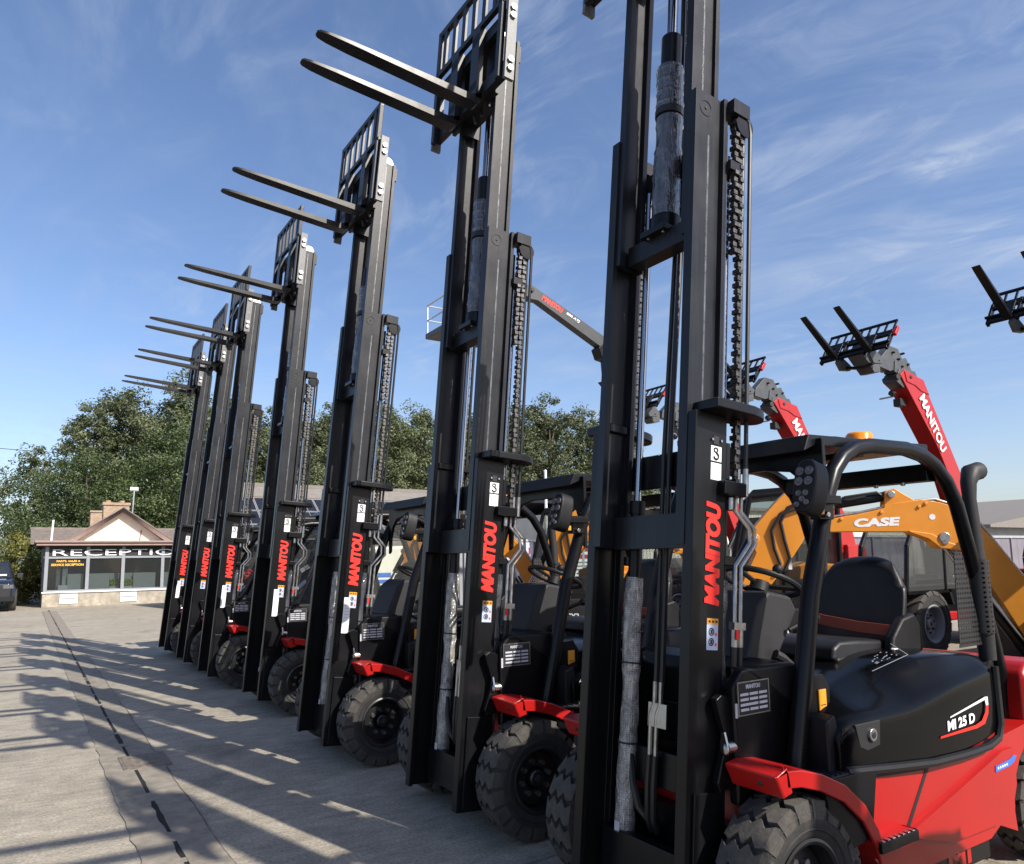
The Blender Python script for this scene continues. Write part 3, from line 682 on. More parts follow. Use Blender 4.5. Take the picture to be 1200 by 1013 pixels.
def add_long_label(root, second=True):
    outer = [c for c in kids(root) if c.name.startswith('outer_mast')][0]
    mb = MB(); mb.box(.055, .112, -.3368, -.335, .955, 1.235, 'white')
    for i in range(10): mb.box(.064, .10, -.3372, -.336, .98 + i * .024, .984 + i * .024, 'offwhite')
    mb.build('long_paper_label', outer)
M['lgrey'] = simple('lift_dark_grey', (.030, .033, .037), .5, var=.15)
# ------------------------------------------------------------------ telehandler (boom raised)
def make_telehandler():
    root = empty('telehandler')
    b = MB()
    b.prism([(-.02, 4.61), (.14, 4.72), (.70, 4.60), (2.38, 2.0), (2.5, 1.55), (2.2, 1.3), (1.92, 1.62), (1.32, 2.93), (.98, 3.46)], 'y', -.20, .10, 'red')
    b.prism([(.10, 4.69), (.70, 4.60), (.86, 4.34), (.60, 4.38), (.42, 4.46), (.16, 4.50)], 'y', -.215, .115, 'red')
    b.tube([(.74, -.15, 4.50), (1.62, -.15, 3.16), (2.36, -.15, 2.05)], .035, 'red', 8)
    b.cyl((.28, -.23, 4.60), (.28, .13, 4.60), .035, 'dark', 12); b.cyl((.0, .02, 4.34), (.0, -.06, 4.28), .05, 'dark', 10)
    bm_ = b.build('boom', root, bevel=.012)
    t = MB(); put_text(t, 'MANITOU', 1.12, .21, (.50, -.2165, 4.24), (.545, 0, -.838), (.838, 0, .545), 'white', bold=.03); t.build('brand_lettering', bm_, fix=False, smooth=False)
    t = MB(); t.box(-.08, .10, .02, .16, 4.10, 4.24, 'dark', Matrix.Translation((.22, -.1, 0))); t.box(-.02, .02, -.02, .22, 4.24, 4.27, 'steel'); t.build('boom_lamp', bm_, bevel=.015)
    n = MB()
    n.prism([(-.12, 4.50), (.02, 4.72), (.52, 4.74), (.60, 4.62), (.40, 4.45), (.1, 4.4)], 'y', -.17, .07, 'tgrey')
    n.prism([(-.10, 4.66), (-.06, 4.86), (.30, 4.96), (.46, 4.74), (.2, 4.60)], 'y', -.15, .05, 'tgrey')
    n.prism([(-.50, 4.70), (-.46, 4.86), (-.16, 5.12), (.10, 5.10), (.26, 4.86), (.0, 4.72), (-.2, 4.66)], 'y', -.13, .03, 'tgrey')
    for x, z in ((-.1, 5.0), (.05, 4.9), (.14, 4.78), (.3, 4.64), (-.02, 4.62), (.2, 5.02), (.33, 4.84)): n.cyl((x, -.185, z), (x, .085, z), .022, 'dark', 8)
    n.cyl((-.08, -.2, 4.56), (-.02, .1, 4.56), .05, 'dark', 10); n.build('telescope_section', root, bevel=.012)
    T = Matrix.Translation((-1.22, -.05, 4.84)) @ Matrix.Rotation(R(36.5), 4, 'Y')
    c = MB()
    c.box(.03, .08, -.60, .60, .02, .10, 'black', T); c.box(.03, .08, -.60, .60, .30, .36, 'black', T); c.box(.0, .04, -.62, .62, .10, .13, 'black', T)
    for y in (-.58, -.2, .2, .58): c.box(.03, .10, y - .02, y + .02, .0, .42, 'black', T)
    c.prism([(.08, .02), (.5, .0), (.62, .12), (.5, .3), (.08, .36)], 'y', -.16, .10, 'tgrey', T)
    for y_ in (-.33, .24): c.prism([(.06, -.06), (.22, -.10), (.40, .06), (.40, .16), (.06, .10)], 'y', y_, y_ + .06, 'tgrey', T)
    c.tube([(.30, -.33, .05), (.34, -.05, -.02), (.30, .30, .05)], .03, 'black', 8, T)
    c.cyl((.4, -.2, .2), (.4, .15, .2), .045, 'steel', 12); c.cyl((.10, -.62, .28), (.10, .62, .28), .025, 'steel', 10)
    c.tube([(.08, -.25, .05), (.02, -.1, .3), (.1, .1, .2), (.3, .2, .1)], .018, 'hose', 8); c.tube([(.1, .3, .1), (.0, .2, .25), (.1, .0, .3)], .018, 'hose', 8)
    c.box(.04, .10, -.66, -.61, .30, .48, 'red', T)
    cr = c.build('fork_carriage', root, bevel=.008)
    l = MB()
    for z in (.40, .64): l.box(.04, .075, -.60, .60, z - .018, z + .018, 'black', T)
    for i in range(9):
        y = -.585 + i * .146; l.box(.045, .07, y - .013, y + .013, .40, .64, 'black', T)
    l.build('load_backrest', cr)
    for y in (-.30, .30):
        f = MB(); f.prism([(-.98, .0), (-.96, .014), (-.25, .045), (-.03, .045), (0, .08), (0, .34), (.04, .34), (.04, .02), (.02, -.015), (-.9, -.008)], 'y', y - .055, y + .055, 'black', T)
        f.build('fork', cr, bevel=.005)
    # chassis
    h = MB()
    h.prism([(-1.75, .55), (-1.75, .95), (-.3, 1.0), (1.0, .92), (1.4, 1.12), (3.2, 1.02), (3.35, .75), (3.3, .5), (-1.0, .42)], 'y', -.55, .75, 'black')
    h.prism([(1.45, .70), (1.5, 1.10), (2.0, 1.14), (3.15, 1.02), (3.3, .80), (3.2, .70)], 'y', -1.0, -.56, 'red')
    h.prism([(-1.70, .70), (-1.72, 1.0), (-.4, 1.02), (-.2, .62), (1.4, .55), (1.4, .45), (-.4, .45)], 'y', -.60, -.52, 'red')
    h.prism([(2.0, 1.0), (2.0, 1.75), (2.6, 1.75), (2.9, 1.0)], 'y', -.30, .22, 'red')
    h.box(1.45, 3.2, -.98, -.56, .45, .72, 'black')
    h.prism([(-.45, .95), (-.5, 1.3), (.2, 1.3), (.25, .95)], 'y', .3, .95, 'red')
    ch = h.build('chassis', root, bevel=.03)
    t = MB(); put_text(t, 'MANITOU', .72, .12, (1.62, -1.003, .80), (1, 0, 0), (0, 0, 1), 'white', bold=.03); t.build('brand_lettering', ch, fix=False, smooth=False)
    cb = MB()
    fr = [(-1.80, 1.0), (-1.70, 1.65), (-1.35, 2.14), (-.1, 2.18), (.12, 1.6), (.15, 1.0)]
    for s in (-1.0, -.28):
        for a_, b_ in zip(fr, fr[1:]): cb.tube([(a_[0], s, a_[1]), (b_[0], s, b_[1])], .035, 'black', 8)
    cb.tube([(-.72, -1.0, 1.0), (-.66, -1.0, 2.15)], .03, 'black', 8)
    cb.prism([(-1.42, 2.12), (-1.3, 2.24), (-.2, 2.27), (-.04, 2.17)], 'y', -1.03, -.25, 'black'); cb.box(-1.75, .15, -1.0, -.28, .95, 1.06, 'black')
    cab = cb.build('cab', root)
    g = MB()
    for s in (-1.0, -.28): g.prism(fr, 'y', s - .003, s + .003, 'glass')
    for a_, b_ in zip(fr[:3], fr[1:3]): g.quad((a_[0], -1, a_[1]), (a_[0], -.28, a_[1]), (b_[0], -.28, b_[1]), (b_[0], -1, b_[1]), 'glass')
    g.build('cab_window', cab, fix=False)
    s_ = MB(); s_.prism([(-.6, 1.1), (-.55, 1.22), (-.25, 1.2), (-.15, 1.75), (-.02, 1.75), (-.08, 1.1)], 'y', -.85, -.45, 'seat'); s_.build('cab_seat', cab, bevel=.03)
    w = MB(); w.prism([(-1.60, 1.08), (-1.5, 1.16), (-.75, 1.16), (-.55, 1.02), (-.46, .75), (-.52, .75), (-.62, .98), (-.78, 1.09), (-1.48, 1.09)], 'y', -1.0, -.62, 'plastic'); w.build('mudguard', root, bevel=.012)
    for s in (-1, 1):
        wheel_meshes(.50, .34, .27, 16, 'wheel', root, (-1.11, -.05 + s * .80, .50), 'rimgrey', 'ag', s, .03)
        wheel_meshes(.50, .34, .27, 16, 'wheel', root, (1.65, -.05 + s * .80, .50), 'rimgrey', 'ag', s, .03)
    l = MB(); l.box(-.42, -.32, -1.0, -.90, 1.08, 1.24, 'black'); l.ball((-.43, -.95, 1.16), .06, 'lens', 12, sc=(.5, 1, 1)); l.build('work_lamp', root, bevel=.01)
    return root

# ------------------------------------------------------------------ mini excavator
def make_excavator():
    root = empty('mini_excavator')
    b = MB()
    P = [(-.93, 1.75), (-.87, 1.83), (-.62, 1.88), (-.15, 1.95), (.05, 2.0), (.12, 2.04), (.38, 2.07), (.55, 2.04), (.70, 1.98), (.82, 1.88), (1.02, 1.62), (1.28, 1.20), (1.66, .74), (1.50, .52), (1.24, .62), (1.0, 1.10), (.80, 1.46), (.70, 1.58), (.50, 1.60), (.42, 1.70), (.28, 1.76), (-.3, 1.775), (-.68, 1.775), (-.86, 1.67), (-.93, 1.69)]
    b.prism(P, 'y', -.10, .10, 'orange')
    b.prism([(.05, 1.98), (.07, 2.16), (.16, 2.19), (.24, 2.13), (.36, 2.05)], 'y', -.085, -.05, 'orange'); b.prism([(.05, 1.98), (.07, 2.16), (.16, 2.19), (.24, 2.13), (.36, 2.05)], 'y', .05, .085, 'orange')
    for x, z, r_ in ((.12, 2.13, .035), (-.87, 1.75, .045), (.56, 1.70, .05), (.56, 1.66, .03)):
        b.cyl((x, -.125, z), (x, .125, z), r_, 'steel', 14)
    for x, z in ((-.35, 1.90), (.02, 1.955), (.42, 2.03), (.36, 2.0)): b.cyl((x, -.115, z), (x, .1, z), .018, 'orange', 8)
    # raised edge flange
    b.prism([(.25, 1.775), (.45, 1.74), (.58, 1.66), (.74, 1.60), (.82, 1.47), (.80, 1.46), (.70, 1.575), (.52, 1.60), (.42, 1.69), (.26, 1.755)], 'y', -.112, .112, 'orange')
    bo = b.build('boom', root, bevel=.012)
    t = MB(); put_text(t, 'CASE', .42, .085, (-.235, -.102, 1.815), (1, 0, .02), (0, 0, 1), 'white', bold=.055, shear=.14); t.cyl((.47, -.1025, 1.90), (.47, -.101, 1.90), .028, 'white', 16); t.build('brand_lettering', bo, fix=False, smooth=False)
    p = MB()
    for d in (-.06, -.03, .0): p.tube([(-.62, d, 1.90), (-.15, d, 1.968), (.3, d + .0, 2.06), (.52, d, 2.075), (.74, d, 1.99), (.9, d, 1.82), (1.25, d, 1.28), (1.6, d, .86)], .012, 'steel', 8)
    p.build('hydraulic_pipe', bo)
    c = MB(); c.tube([(-.50, 0, 2.035), (.10, 0, 2.12)], .048, 'black', 14); c.tube([(-.52, 0, 2.03), (-.40, 0, 2.048)], .058, 'steel', 14); c.tube([(-.50, .0, 2.035), (-.68, 0, 2.01)], .026, 'chrome', 12); c.ball((.10, 0, 2.12), .055, 'black', 10)
    for y in (-.055, .055): c.tube([(-.3, y, 2.12), (.0, y, 2.16), (.08, y, 2.10)], .012, 'hose', 6)
    c.tube([(-.36, -.03, 2.105), (-.25, -.055, 2.09), (-.1, -.05, 2.12)], .014, 'hose', 6)
    c.build('arm_cylinder', root)
    c = MB(); c.tube([(.56, -.0, 1.66), (.80, 0, 1.26), (.95, 0, 1.02)], .026, 'chrome', 12); c.tube([(.82, 0, 1.24), (1.34, 0, .40)], .05, 'black', 14); c.tube([(.62, -.09, 1.60), (1.2, -.09, .68)], .018, 'chrome', 8); c.build('boom_cylinder', root)
    a = MB()
    A = [(-.74, 2.24), (-.64, 2.13), (-.64, 1.95), (-.72, 1.70), (-.82, 1.55), (-1.10, 1.20), (-1.40, .80), (-1.52, .70), (-1.60, .82), (-1.36, 1.22), (-1.18, 1.58), (-1.23, 1.72), (-1.20, 1.82), (-1.06, 1.98), (-.93, 2.12), (-.82, 2.21)]
    for y in (-.16, .12): a.prism(A, 'y', y, y + .04, 'orange')
    A2 = [(x * .985 - .015, z) for x, z in A]
    a.prism(A2, 'y', -.12, .12, 'orange')
    for x, z, r_ in ((-.70, 2.16, .035), (-1.19, 1.72, .035), (-1.50, .80, .05)):
        a.cyl((x, -.18, z), (x, .18, z), r_, 'steel', 14); a.cyl((x, -.17, z), (x, .17, z), r_ * 1.6, 'orange', 16)
    ar = a.build('stick', root, bevel=.01)
    hs = MB(); hs.tube([(-.45, -.17, 2.02), (-.70, -.19, 2.09), (-.86, -.19, 2.02), (-.93, -.18, 1.88), (-.90, -.175, 1.70), (-.86, -.17, 1.52), (-.92, -.17, 1.40)], .016, 'hose', 8)
    hs.tube([(-.50, -.1, 2.0), (-.72, -.19, 2.03), (-.93, -.19, 1.96), (-1.02, -.18, 1.80), (-1.0, -.17, 1.62), (-.95, -.17, 1.46)], .016, 'hose', 8)
    hs.tube([(-.94, -.17, 1.44), (-.99, -.17, 1.37)], .022, 'steel', 8); hs.build('hydraulic_hose', ar)
    bc = MB(); bc.tube([(-1.18, .0, 1.78), (-1.42, 0, 1.35)], .045, 'black', 12); bc.tube([(-1.42, 0, 1.35), (-1.66, 0, .95)], .022, 'chrome', 10); bc.build('bucket_cylinder', root)
    k = MB(); k.prism([(-1.56, .80), (-1.40, .62), (-1.30, .30), (-1.45, .05), (-1.85, .02), (-2.02, .25), (-1.94, .28), (-1.80, .12), (-1.5, .16), (-1.42, .34), (-1.52, .60), (-1.66, .74)], 'y', -.30, .30, 'black')
    for y in (-.31, .29): k.prism([(-1.56, .80), (-1.40, .62), (-1.30, .30), (-1.45, .05), (-1.85, .02), (-2.02, .25), (-1.66, .74)], 'y', y, y + .02, 'black')
    k.build('bucket', root, bevel=.006)
    # house, cab, tracks
    h = MB()
    h.prism([(1.25, .48), (1.25, .86), (1.5, .92), (3.0, .92), (3.1, .8), (3.1, .48)], 'y', -.86, .86, 'grey')
    h.prism([(1.9, .90), (1.9, 1.35), (2.2, 1.46), (2.85, 1.40), (3.06, 1.15), (3.1, .90)], 'y', -.10, .84, 'orange'); h.prism([(2.45, .9), (2.45, 1.35), (2.85, 1.32), (3.06, 1.1), (3.1, .9)], 'y', -.84, -.1, 'orange')
    h.prism([(1.2, .46), (1.55, .46), (1.6, .9), (1.35, .95)], 'y', -.2, .2, 'orange')
    ho = h.build('house', root, bevel=.03)
    t = MB(); put_text(t, 'CX3', .20, .09, (1.80, -.863, .60), (1, 0, 0), (0, 0, 1), 'white', bold=.03); t.box(2.12, 2.15, -.863, -.86, .60, .74, 'amberd'); t.build('model_lettering', ho, fix=False, smooth=False)
    cb = MB(); fr = [(1.30, .90), (1.28, 1.5), (1.46, 2.28), (2.35, 2.34), (2.46, 2.1), (2.44, .90)]
    for y in (-.84, .0):
        for a_, b_ in zip(fr, fr[1:]): cb.tube([(a_[0], y, a_[1]), (b_[0], y, b_[1])], .032, 'black', 8)
    cb.tube([(1.80, -.84, .90), (1.84, -.84, 2.30)], .03, 'black', 8)
    cb.prism([(1.42, 2.26), (1.5, 2.36), (2.3, 2.40), (2.42, 2.28)], 'y', -.86, .02, 'black'); cb.box(1.28, 2.46, -.84, .0, .9, 1.0, 'black')
    cb.box(1.86, 1.90, -.875, -.86, 1.62, 1.86, 'amberd'); cb.box(1.86, 1.90, -.875, -.86, 1.38, 1.62, 'white')
    ca = cb.build('cab', root)
    g = MB()
    for y in (-.84, 0): g.prism(fr, 'y', y - .003, y + .003, 'glass')
    for a_, b_ in zip(fr[:3], fr[1:3]): g.quad((a_[0], -.84, a_[1]), (a_[0], 0, a_[1]), (b_[0], 0, b_[1]), (b_[0], -.84, b_[1]), 'glass')
    g.build('cab_window', ca, fix=False)
    s_ = MB(); s_.prism([(1.85, 1.0), (1.85, 1.25), (2.15, 1.25), (2.22, 1.8), (2.36, 1.8), (2.34, 1.0)], 'y', -.62, -.2, 'seat'); s_.build('cab_seat', ca, bevel=.03)
    for s in (-1, 1):
        tr = MB(); tp = [(1.1 + .23 * math.cos(a), .23 + .23 * math.sin(a)) for a in [R(d) for d in range(90, 271, 20)]] + [(3.0 + .23 * math.cos(a), .23 + .23 * math.sin(a)) for a in [R(d) for d in range(-90, 91, 20)]]
        tr.prism(tp, 'y', s * .52, s * .85, 'rubber')
        for i in range(20): tr.box(1.05 + i * .1, 1.10 + i * .1, s * .51, s * .86, -.005, .018, 'tread'); tr.box(1.05 + i * .1, 1.10 + i * .1, s * .51, s * .86, .445, .475, 'tread')
        for i in range(5): tr.cyl((1.2 + i * .43, s * .86, .18), (1.2 + i * .43, s * .84, .18), .11, 'grey', 16)
        tr.build('track', root, bevel=.01)
    u = MB(); u.box(1.3, 2.8, -.5, .5, .18, .45, 'grey'); u.prism([(.55, .02), (.60, .32), (.72, .34), (.66, .02)], 'y', -.85, .85, 'orange'); u.build('undercarriage', root, bevel=.02)
    return root

# ------------------------------------------------------------------ boom lift
def make_lift():
    root = empty('boom_lift', (10.0, 14.0, 0), label='dark grey aerial boom lift with a railed work basket high behind the truck masts', cat='boom lift')
    def L(x): return x - 10.0
    j = MB()
    d = Vector((2.3, 0, -.91)).normalized(); nrm = Vector((.368, 0, .93))
    j.prism([(L(9.55), 7.70), (L(9.6), 7.98), (L(9.72), 8.0), (L(12.0), 7.04), (L(12.05), 6.9), (L(11.85), 6.76), (L(9.9), 7.64), (L(9.7), 7.64)], 'y', -.11, .11, 'lgrey')
    j.cyl((L(9.72), -.16, 7.86), (L(9.72), .16, 7.86), .05, 'dark', 12)
    j.prism([(L(11.7), 6.74), (L(11.8), 6.5), (L(12.1), 6.45), (L(12.3), 6.8), (L(12.0), 7.0)], 'y', -.16, .16, 'black'); jb = j.build('jib', root, bevel=.01)
    t = MB(); put_text(t, 'MANITOU', .64, .14, (L(10.0), -.1125, 7.68), (2.3, 0, -.94), (.37, 0, .93), 'dred', bold=.04, shear=.15); t.build('brand_lettering', jb, fix=False, smooth=False)
    t = MB(); put_text(t, '200 ATJ', .44, .08, (L(10.72), -.1125, 7.44), (2.3, 0, -.94), (.37, 0, .93), 'white', bold=.04, shear=.15); t.build('model_lettering', jb, fix=False, smooth=False)
    u = MB(); u.prism([(L(12.0), 6.8), (L(12.35), 6.75), (L(12.75), 1.4), (L(12.4), 1.4)], 'y', -.2, .2, 'lgrey'); u.build('lifting_boom', root, bevel=.02)
    hd = MB(); hd.tube([(L(9.65), 0, 7.80), (L(9.2), 0, 7.5), (L(8.7), 0, 6.62)], .06, 'tgrey', 8); hd.build('basket_arm', root)
    bk = MB(); bk.box(L(7.24), L(8.8), -.55, .55, 6.45, 6.58, 'tgrey'); bk.box(L(8.5), L(8.8), -.3, .3, 6.55, 7.1, 'black')
    b_ = bk.build('basket', root, bevel=.03)
    r_ = MB()
    for z in (6.88, 7.22):
        q = [(L(7.28), -.5, z), (L(8.75), -.5, z), (L(8.75), .5, z), (L(7.28), .5, z), (L(7.28), -.5, z)]
        for a_, c_ in zip(q, q[1:]): r_.tube([a_, c_], .016, 'galv', 6)
    for x in (7.28, 7.75, 8.25, 8.75):
        for y in (-.5, .5): r_.tube([(L(x), y, 6.55), (L(x), y, 7.22)], .016, 'galv', 6)
    r_.build('guard_rail', b_)
    ba = MB(); ba.box(L(12.4), L(15.0), -.9, .9, .35, .9, 'red'); ba.box(L(13.0), L(15.2), -.8, .8, .9, 1.5, 'tgrey'); ba.build('base', root, bevel=.05)
    for x in (12.7, 14.7):
        for s in (-1, 1): wheel_meshes(.42, .3, .22, 14, 'wheel', root, (L(x), s * .9, .42), 'rimgrey', 'ag', s)
    return root
# ------------------------------------------------------------------ ground
def concrete():
    m, nt, b = mat('yard_concrete')
    v = coords(nt); v2 = coords(nt, (1.2, 5.0, 1), rot=(0, 0, R(6))); 
    def noise_(vec, sc, det=8.0, ro=.6):
        n = nd(nt, 'ShaderNodeTexNoise', i_Scale=sc, i_Detail=det, i_Roughness=ro); nt.links.new(vec, n.inputs['Vector']); return n.outputs['Fac']
    big = noise_(v, .35, 6.0, .65); st = noise_(v2, 3.2, 9.0, .72); fine = noise_(v, 55, 6.0, .7); mid = noise_(v, 4.0, 8.0, .7)
    c = ramp(nt, big, [(.3, (.285, .253, .198)), (.7, (.375, .337, .268))])
    def mul(c, fac, lo, hi, p0=.3, p1=.7, k=1.0):
        r_ = ramp(nt, fac, [(p0, (lo,) * 3), (p1, (hi,) * 3)])
        mx = nd(nt, 'ShaderNodeMix', data_type='RGBA', blend_type='MULTIPLY'); mx.inputs['Factor'].default_value = k
        nt.links.new(c, mx.inputs['A']); nt.links.new(r_, mx.inputs['B']); return mx.outputs['Result']
    c = mul(c, st, .76, 1.14, .34, .64); c = mul(c, fine, .66, 1.25, .36, .64); c = mul(c, mid, .80, 1.10, .34, .66)
    # oil stains
    vs = noise_(v, 1.1, 5.0, .55); c = mul(c, vs, .62, 1, .28, .42); vs2 = noise_(v, 6.0, 3.0, .5); c = mul(c, vs2, .70, 1, .22, .32)
    # hairline cracks
    vo = nd(nt, 'ShaderNodeTexVoronoi', feature='DISTANCE_TO_EDGE', i_Scale=.22)
    wob = nd(nt, 'ShaderNodeMix', data_type='VECTOR'); wob.inputs['Factor'].default_value = .04
    n3 = nd(nt, 'ShaderNodeTexNoise', i_Scale=2.0, i_Detail=6.0); nt.links.new(v, n3.inputs['Vector'])
    nt.links.new(v, wob.inputs['A']); nt.links.new(n3.outputs['Color'], wob.inputs['B']); nt.links.new(wob.outputs['Result'], vo.inputs['Vector'])
    c = mul(c, vo.outputs['Distance'], .55, 1, .001, .004)
    nt.links.new(c, b.inputs['Base Color'])
    b.inputs['Roughness'].default_value = .82
    ad = nd(nt, 'ShaderNodeMath', operation='ADD'); nt.links.new(fine, ad.inputs[0]); nt.links.new(st, ad.inputs[1])
    bp = nd(nt, 'ShaderNodeBump', i_Strength=.35, i_Distance=.012); nt.links.new(ad.outputs[0], bp.inputs['Height']); nt.links.new(bp.outputs['Normal'], b.inputs['Normal'])
    return m
M['ground'] = concrete()
M['drainc'] = simple('drain_concrete', (.225, .200, .160), .85, var=.28, scale=9, dust=.45, dustcol=(.17, .15, .12), bump=.5, bscale=70)
M['crack'] = simple('crack_dirt', (.085, .075, .06), .9)
M['slot'] = simple('slot_shade', (.008, .008, .008), .9)  # near-black colour stands in for the shade down inside the drain slots
g = MB(); g.quad((-400, -60, 0), (700, -60, 0), (700, 900, 0), (-400, 900, 0), 'ground'); tag(g.build('ground', smooth=False), kind='structure')
d = MB(); rnd = random.Random(3)
xc = .80
y = 1.0
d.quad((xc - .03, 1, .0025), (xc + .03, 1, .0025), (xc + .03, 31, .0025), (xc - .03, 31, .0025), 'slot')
while y < 31:
    seg = rnd.choice((.45, .6, .7, .8)); gap = rnd.uniform(.06, .22) if y < 7 else rnd.uniform(.03, .09)
    if y + seg + gap > 31: break
    wv = .012 + (rnd.random() < .3) * .006; z1 = .0075 + rnd.uniform(-.001, .001)
    for s_, wd in ((-1, .20), (1, .21)):
        k = 8; L_ = y + .003; H_ = y + seg + gap - .003
        e = [(xc + s_ * (wd + rnd.uniform(-.010, .012)), L_ + (H_ - L_) * i / k) for i in range(k + 1)]
        n_ = [(xc + s_ * (wv + (rnd.random() < .10) * rnd.uniform(0, .012)), L_ + (H_ - L_) * i / k) for i in range(k + 1)]
        d.prism(e + n_[::-1], 'z', .001, z1, 'drainc')
    if y < 14: d.prism([(xc + .20 + .006 * math.sin((y + (seg + gap) * i / 6) * 5) + rnd.uniform(.0, .006), y + (seg + gap) * i / 6) for i in range(7)] + [(xc + .209 + .006 * math.sin((y + (seg + gap) * i / 6) * 5) + rnd.uniform(-.003, .005), y + (seg + gap) * i / 6) for i in range(6, -1, -1)], 'z', .0006, .0082, 'crack')
    d.box(xc - wv - .022, xc + wv + .022, y + seg, y + seg + gap, .001, z1 - .0015, 'drainc')
    if rnd.random() < .3:
        q = y + rnd.random() * seg * .8; d.box(xc - wv, xc + wv, q, q + rnd.uniform(.03, .1), .0012, z1 - .002, 'drainc')
    y += seg + gap
tag(d.build('drain_channel', bevel=.002), label='concrete slot drain running along the yard floor in front of the trucks', cat='drain')
M['iron'] = simple('iron_cover', (.17, .145, .115), .7, metal=.2, var=.4, scale=20, bump=.4, bscale=60)
mc = MB(); mc.box(.72, 1.06, 6.55, 7.0, .002, .012, 'iron')
for i in range(6):
    for k in range(6): mc.box(.745 + i * .05, .775 + i * .05, 6.58 + k * .068, 6.62 + k * .068, .011, .015, 'iron')
tag(mc.build('drain_cover', bevel=.003), 'small rusty square drain cover set into the slot drain', 'drain cover')

# ------------------------------------------------------------------ forklifts
base = make_forklift()
base.location = (2.09, 2.454, 0)
GR = 'forklift trucks lined up with raised masts'
spots = [(2.09, 2.454), (2.093, 4.175), (1.99, 6.108), (2.078, 8.364), (1.987, 10.415), (1.986, 12.10), (1.994, 13.915)]
tilts = [.101, .083, .092, .077, .081, .094, .093]
labels = ['nearest forklift with its open seat and glossy black hood in full view',
          'second nearest forklift in the row, raised forks level with the top of the picture',
          'third forklift from the camera, open canopy, long white paper label on its mast',
          'fourth forklift from the camera, glazed cab with amber beacon behind its mast',
          'fifth forklift from the camera, glazed cab and long paper label, third from the far end',
          'forklift next to the farthest one, a single small label under its mast lettering',
          'farthest forklift of the row, mast standing beside the reception building']
trucks = [base] + [copy_tree(base) for _ in range(6)]
for o, (x, y), lb, t in zip(trucks, spots, labels, tilts):
    o.location = (x, y, 0); tag(o, lb, 'forklift', GR)
    for c in kids(o):
        if abs(c.rotation_euler.y - TILT) < 1e-4: c.rotation_euler.y = t
def drop_kid(o, pre):
    for c in kids(o):
        if c.name.split('.')[0] == pre: bpy.data.objects.remove(c)
for xy, lb in (((2.5, -.75), 'forklift just outside the right edge, its fork shadow lies across the slot drain'), ((3.62, -2.3), 'forklift farther outside the right edge, shading the nearest front wheel')):  # the second truck is an unseen addition, placed for the shade it casts
    out = copy_tree(base); out.location = (*xy, 0); tag(out, lb, 'forklift', GR)
for i in (3, 4): add_cab(trucks[i])
for c in kids(trucks[1]):
    if c.name.startswith('fork_carriage'):
        for f_ in kids(c):
            if f_.name.startswith('fork') and 'backrest' not in f_.name:
                cy_ = sum(v.co.y for v in f_.data.vertices) / len(f_.data.vertices); f_.location.y -= .055 * math.copysign(1, cy_)
for i in (2, 3, 4, 6): add_long_label(trucks[i])

# ------------------------------------------------------------------ telehandlers
tele = make_telehandler(); tele.location = (12.5, 7.0, 0)
GT = 'red telehandlers parked with raised booms'
tag(tele, 'red telehandler whose white boom lettering shows in full, behind the nearest canopy', 'telehandler', GT)
for dy, lb in ((2.6, 'red telehandler with half its boom lettering hidden, between nearest mast and canopy'), (5.2, 'telehandler with fork carriage seen between the two rails of the nearest mast'), (-2.6, 'telehandler at the right edge of the picture, only its fork and carriage showing')):
    c = copy_tree(tele); c.location = (12.5, 7.0 + dy, 0); tag(c, lb, 'telehandler', GT)
    if dy < 0: c.location.x += .14

# ------------------------------------------------------------------ excavators
ex = make_excavator(); phi = .799
ex.location = (7.064, 4.2, 0); ex.rotation_euler = (0, 0, -phi)
GX = 'orange mini excavators parked behind the forklifts'
tag(ex, 'orange mini excavator with white lettering across its boom, behind the empty seat', 'excavator', GX)
for dy, lb in ((3.5, 'orange mini excavator whose boom shows between the rails of the nearest mast'), (7.2, 'orange mini excavator boom seen through the second forklift beside its steering wheel')):
    c = copy_tree(ex); c.location = (7.064 - (.5 if dy > 5 else 0), 4.2 + dy, -.0); c.rotation_euler = (0, 0, -phi); tag(c, lb, 'excavator', GX)
make_lift()

# ------------------------------------------------------------------ reception building
M['cream'] = simple('cream_render', (.80, .72, .58), .8, var=.06, bump=.1)
M['rwall'] = simple('rough_concrete', (.33, .295, .24), .9, var=.35, scale=3, dust=.5, dustcol=(.16, .13, .09), bump=.4, bscale=30)
M['rgrey'] = simple('grey_frame', (.23, .245, .27), .5, var=.08)
M['fascia'] = simple('brown_fascia', (.26, .18, .155), .6, var=.12)
M['tile'] = simple('roof_tile', (.17, .145, .125), .85, var=.25, scale=4, bump=.3)
M['inside'] = simple('dark_interior', (.016, .016, .018), .6)
M['frost'] = simple('frosted_panel', (.50, .55, .54), .45, var=.06)
M['plantg'] = simple('indoor_plant', (.32, .42, .06), .7, var=.5, scale=20)
M['yellow'] = simple('yellow_letters', (.80, .42, .06), .5)
M['sign'] = simple('sign_white', (.80, .81, .82), .5, var=.03)
M['gtext'] = simple('grey_letters', (.15, .16, .17), .6)
def bricks():
    m, nt, b = mat('chimney_brick'); v = coords(nt, rot=(R(90), 0, 0))
    br = nd(nt, 'ShaderNodeTexBrick', i_Scale=4.0); nt.links.new(v, br.inputs['Vector'])
    br.inputs['Color1'].default_value = (.25, .16, .10, 1); br.inputs['Color2'].default_value = (.36, .25, .16, 1); br.inputs['Mortar'].default_value = (.32, .28, .23, 1); br.inputs['Mortar Size'].default_value = .03
    nt.links.new(br.outputs['Color'], b.inputs['Base Color']); b.inputs['Roughness'].default_value = .9; return m
M['brick'] = bricks()
RX = 3.3
rec = empty('reception_building', (RX, 33, 0), label='low reception building with cream gable, brick chimney and glazed front', cat='building')
x0, x1 = .62 - RX, 6.2 - RX
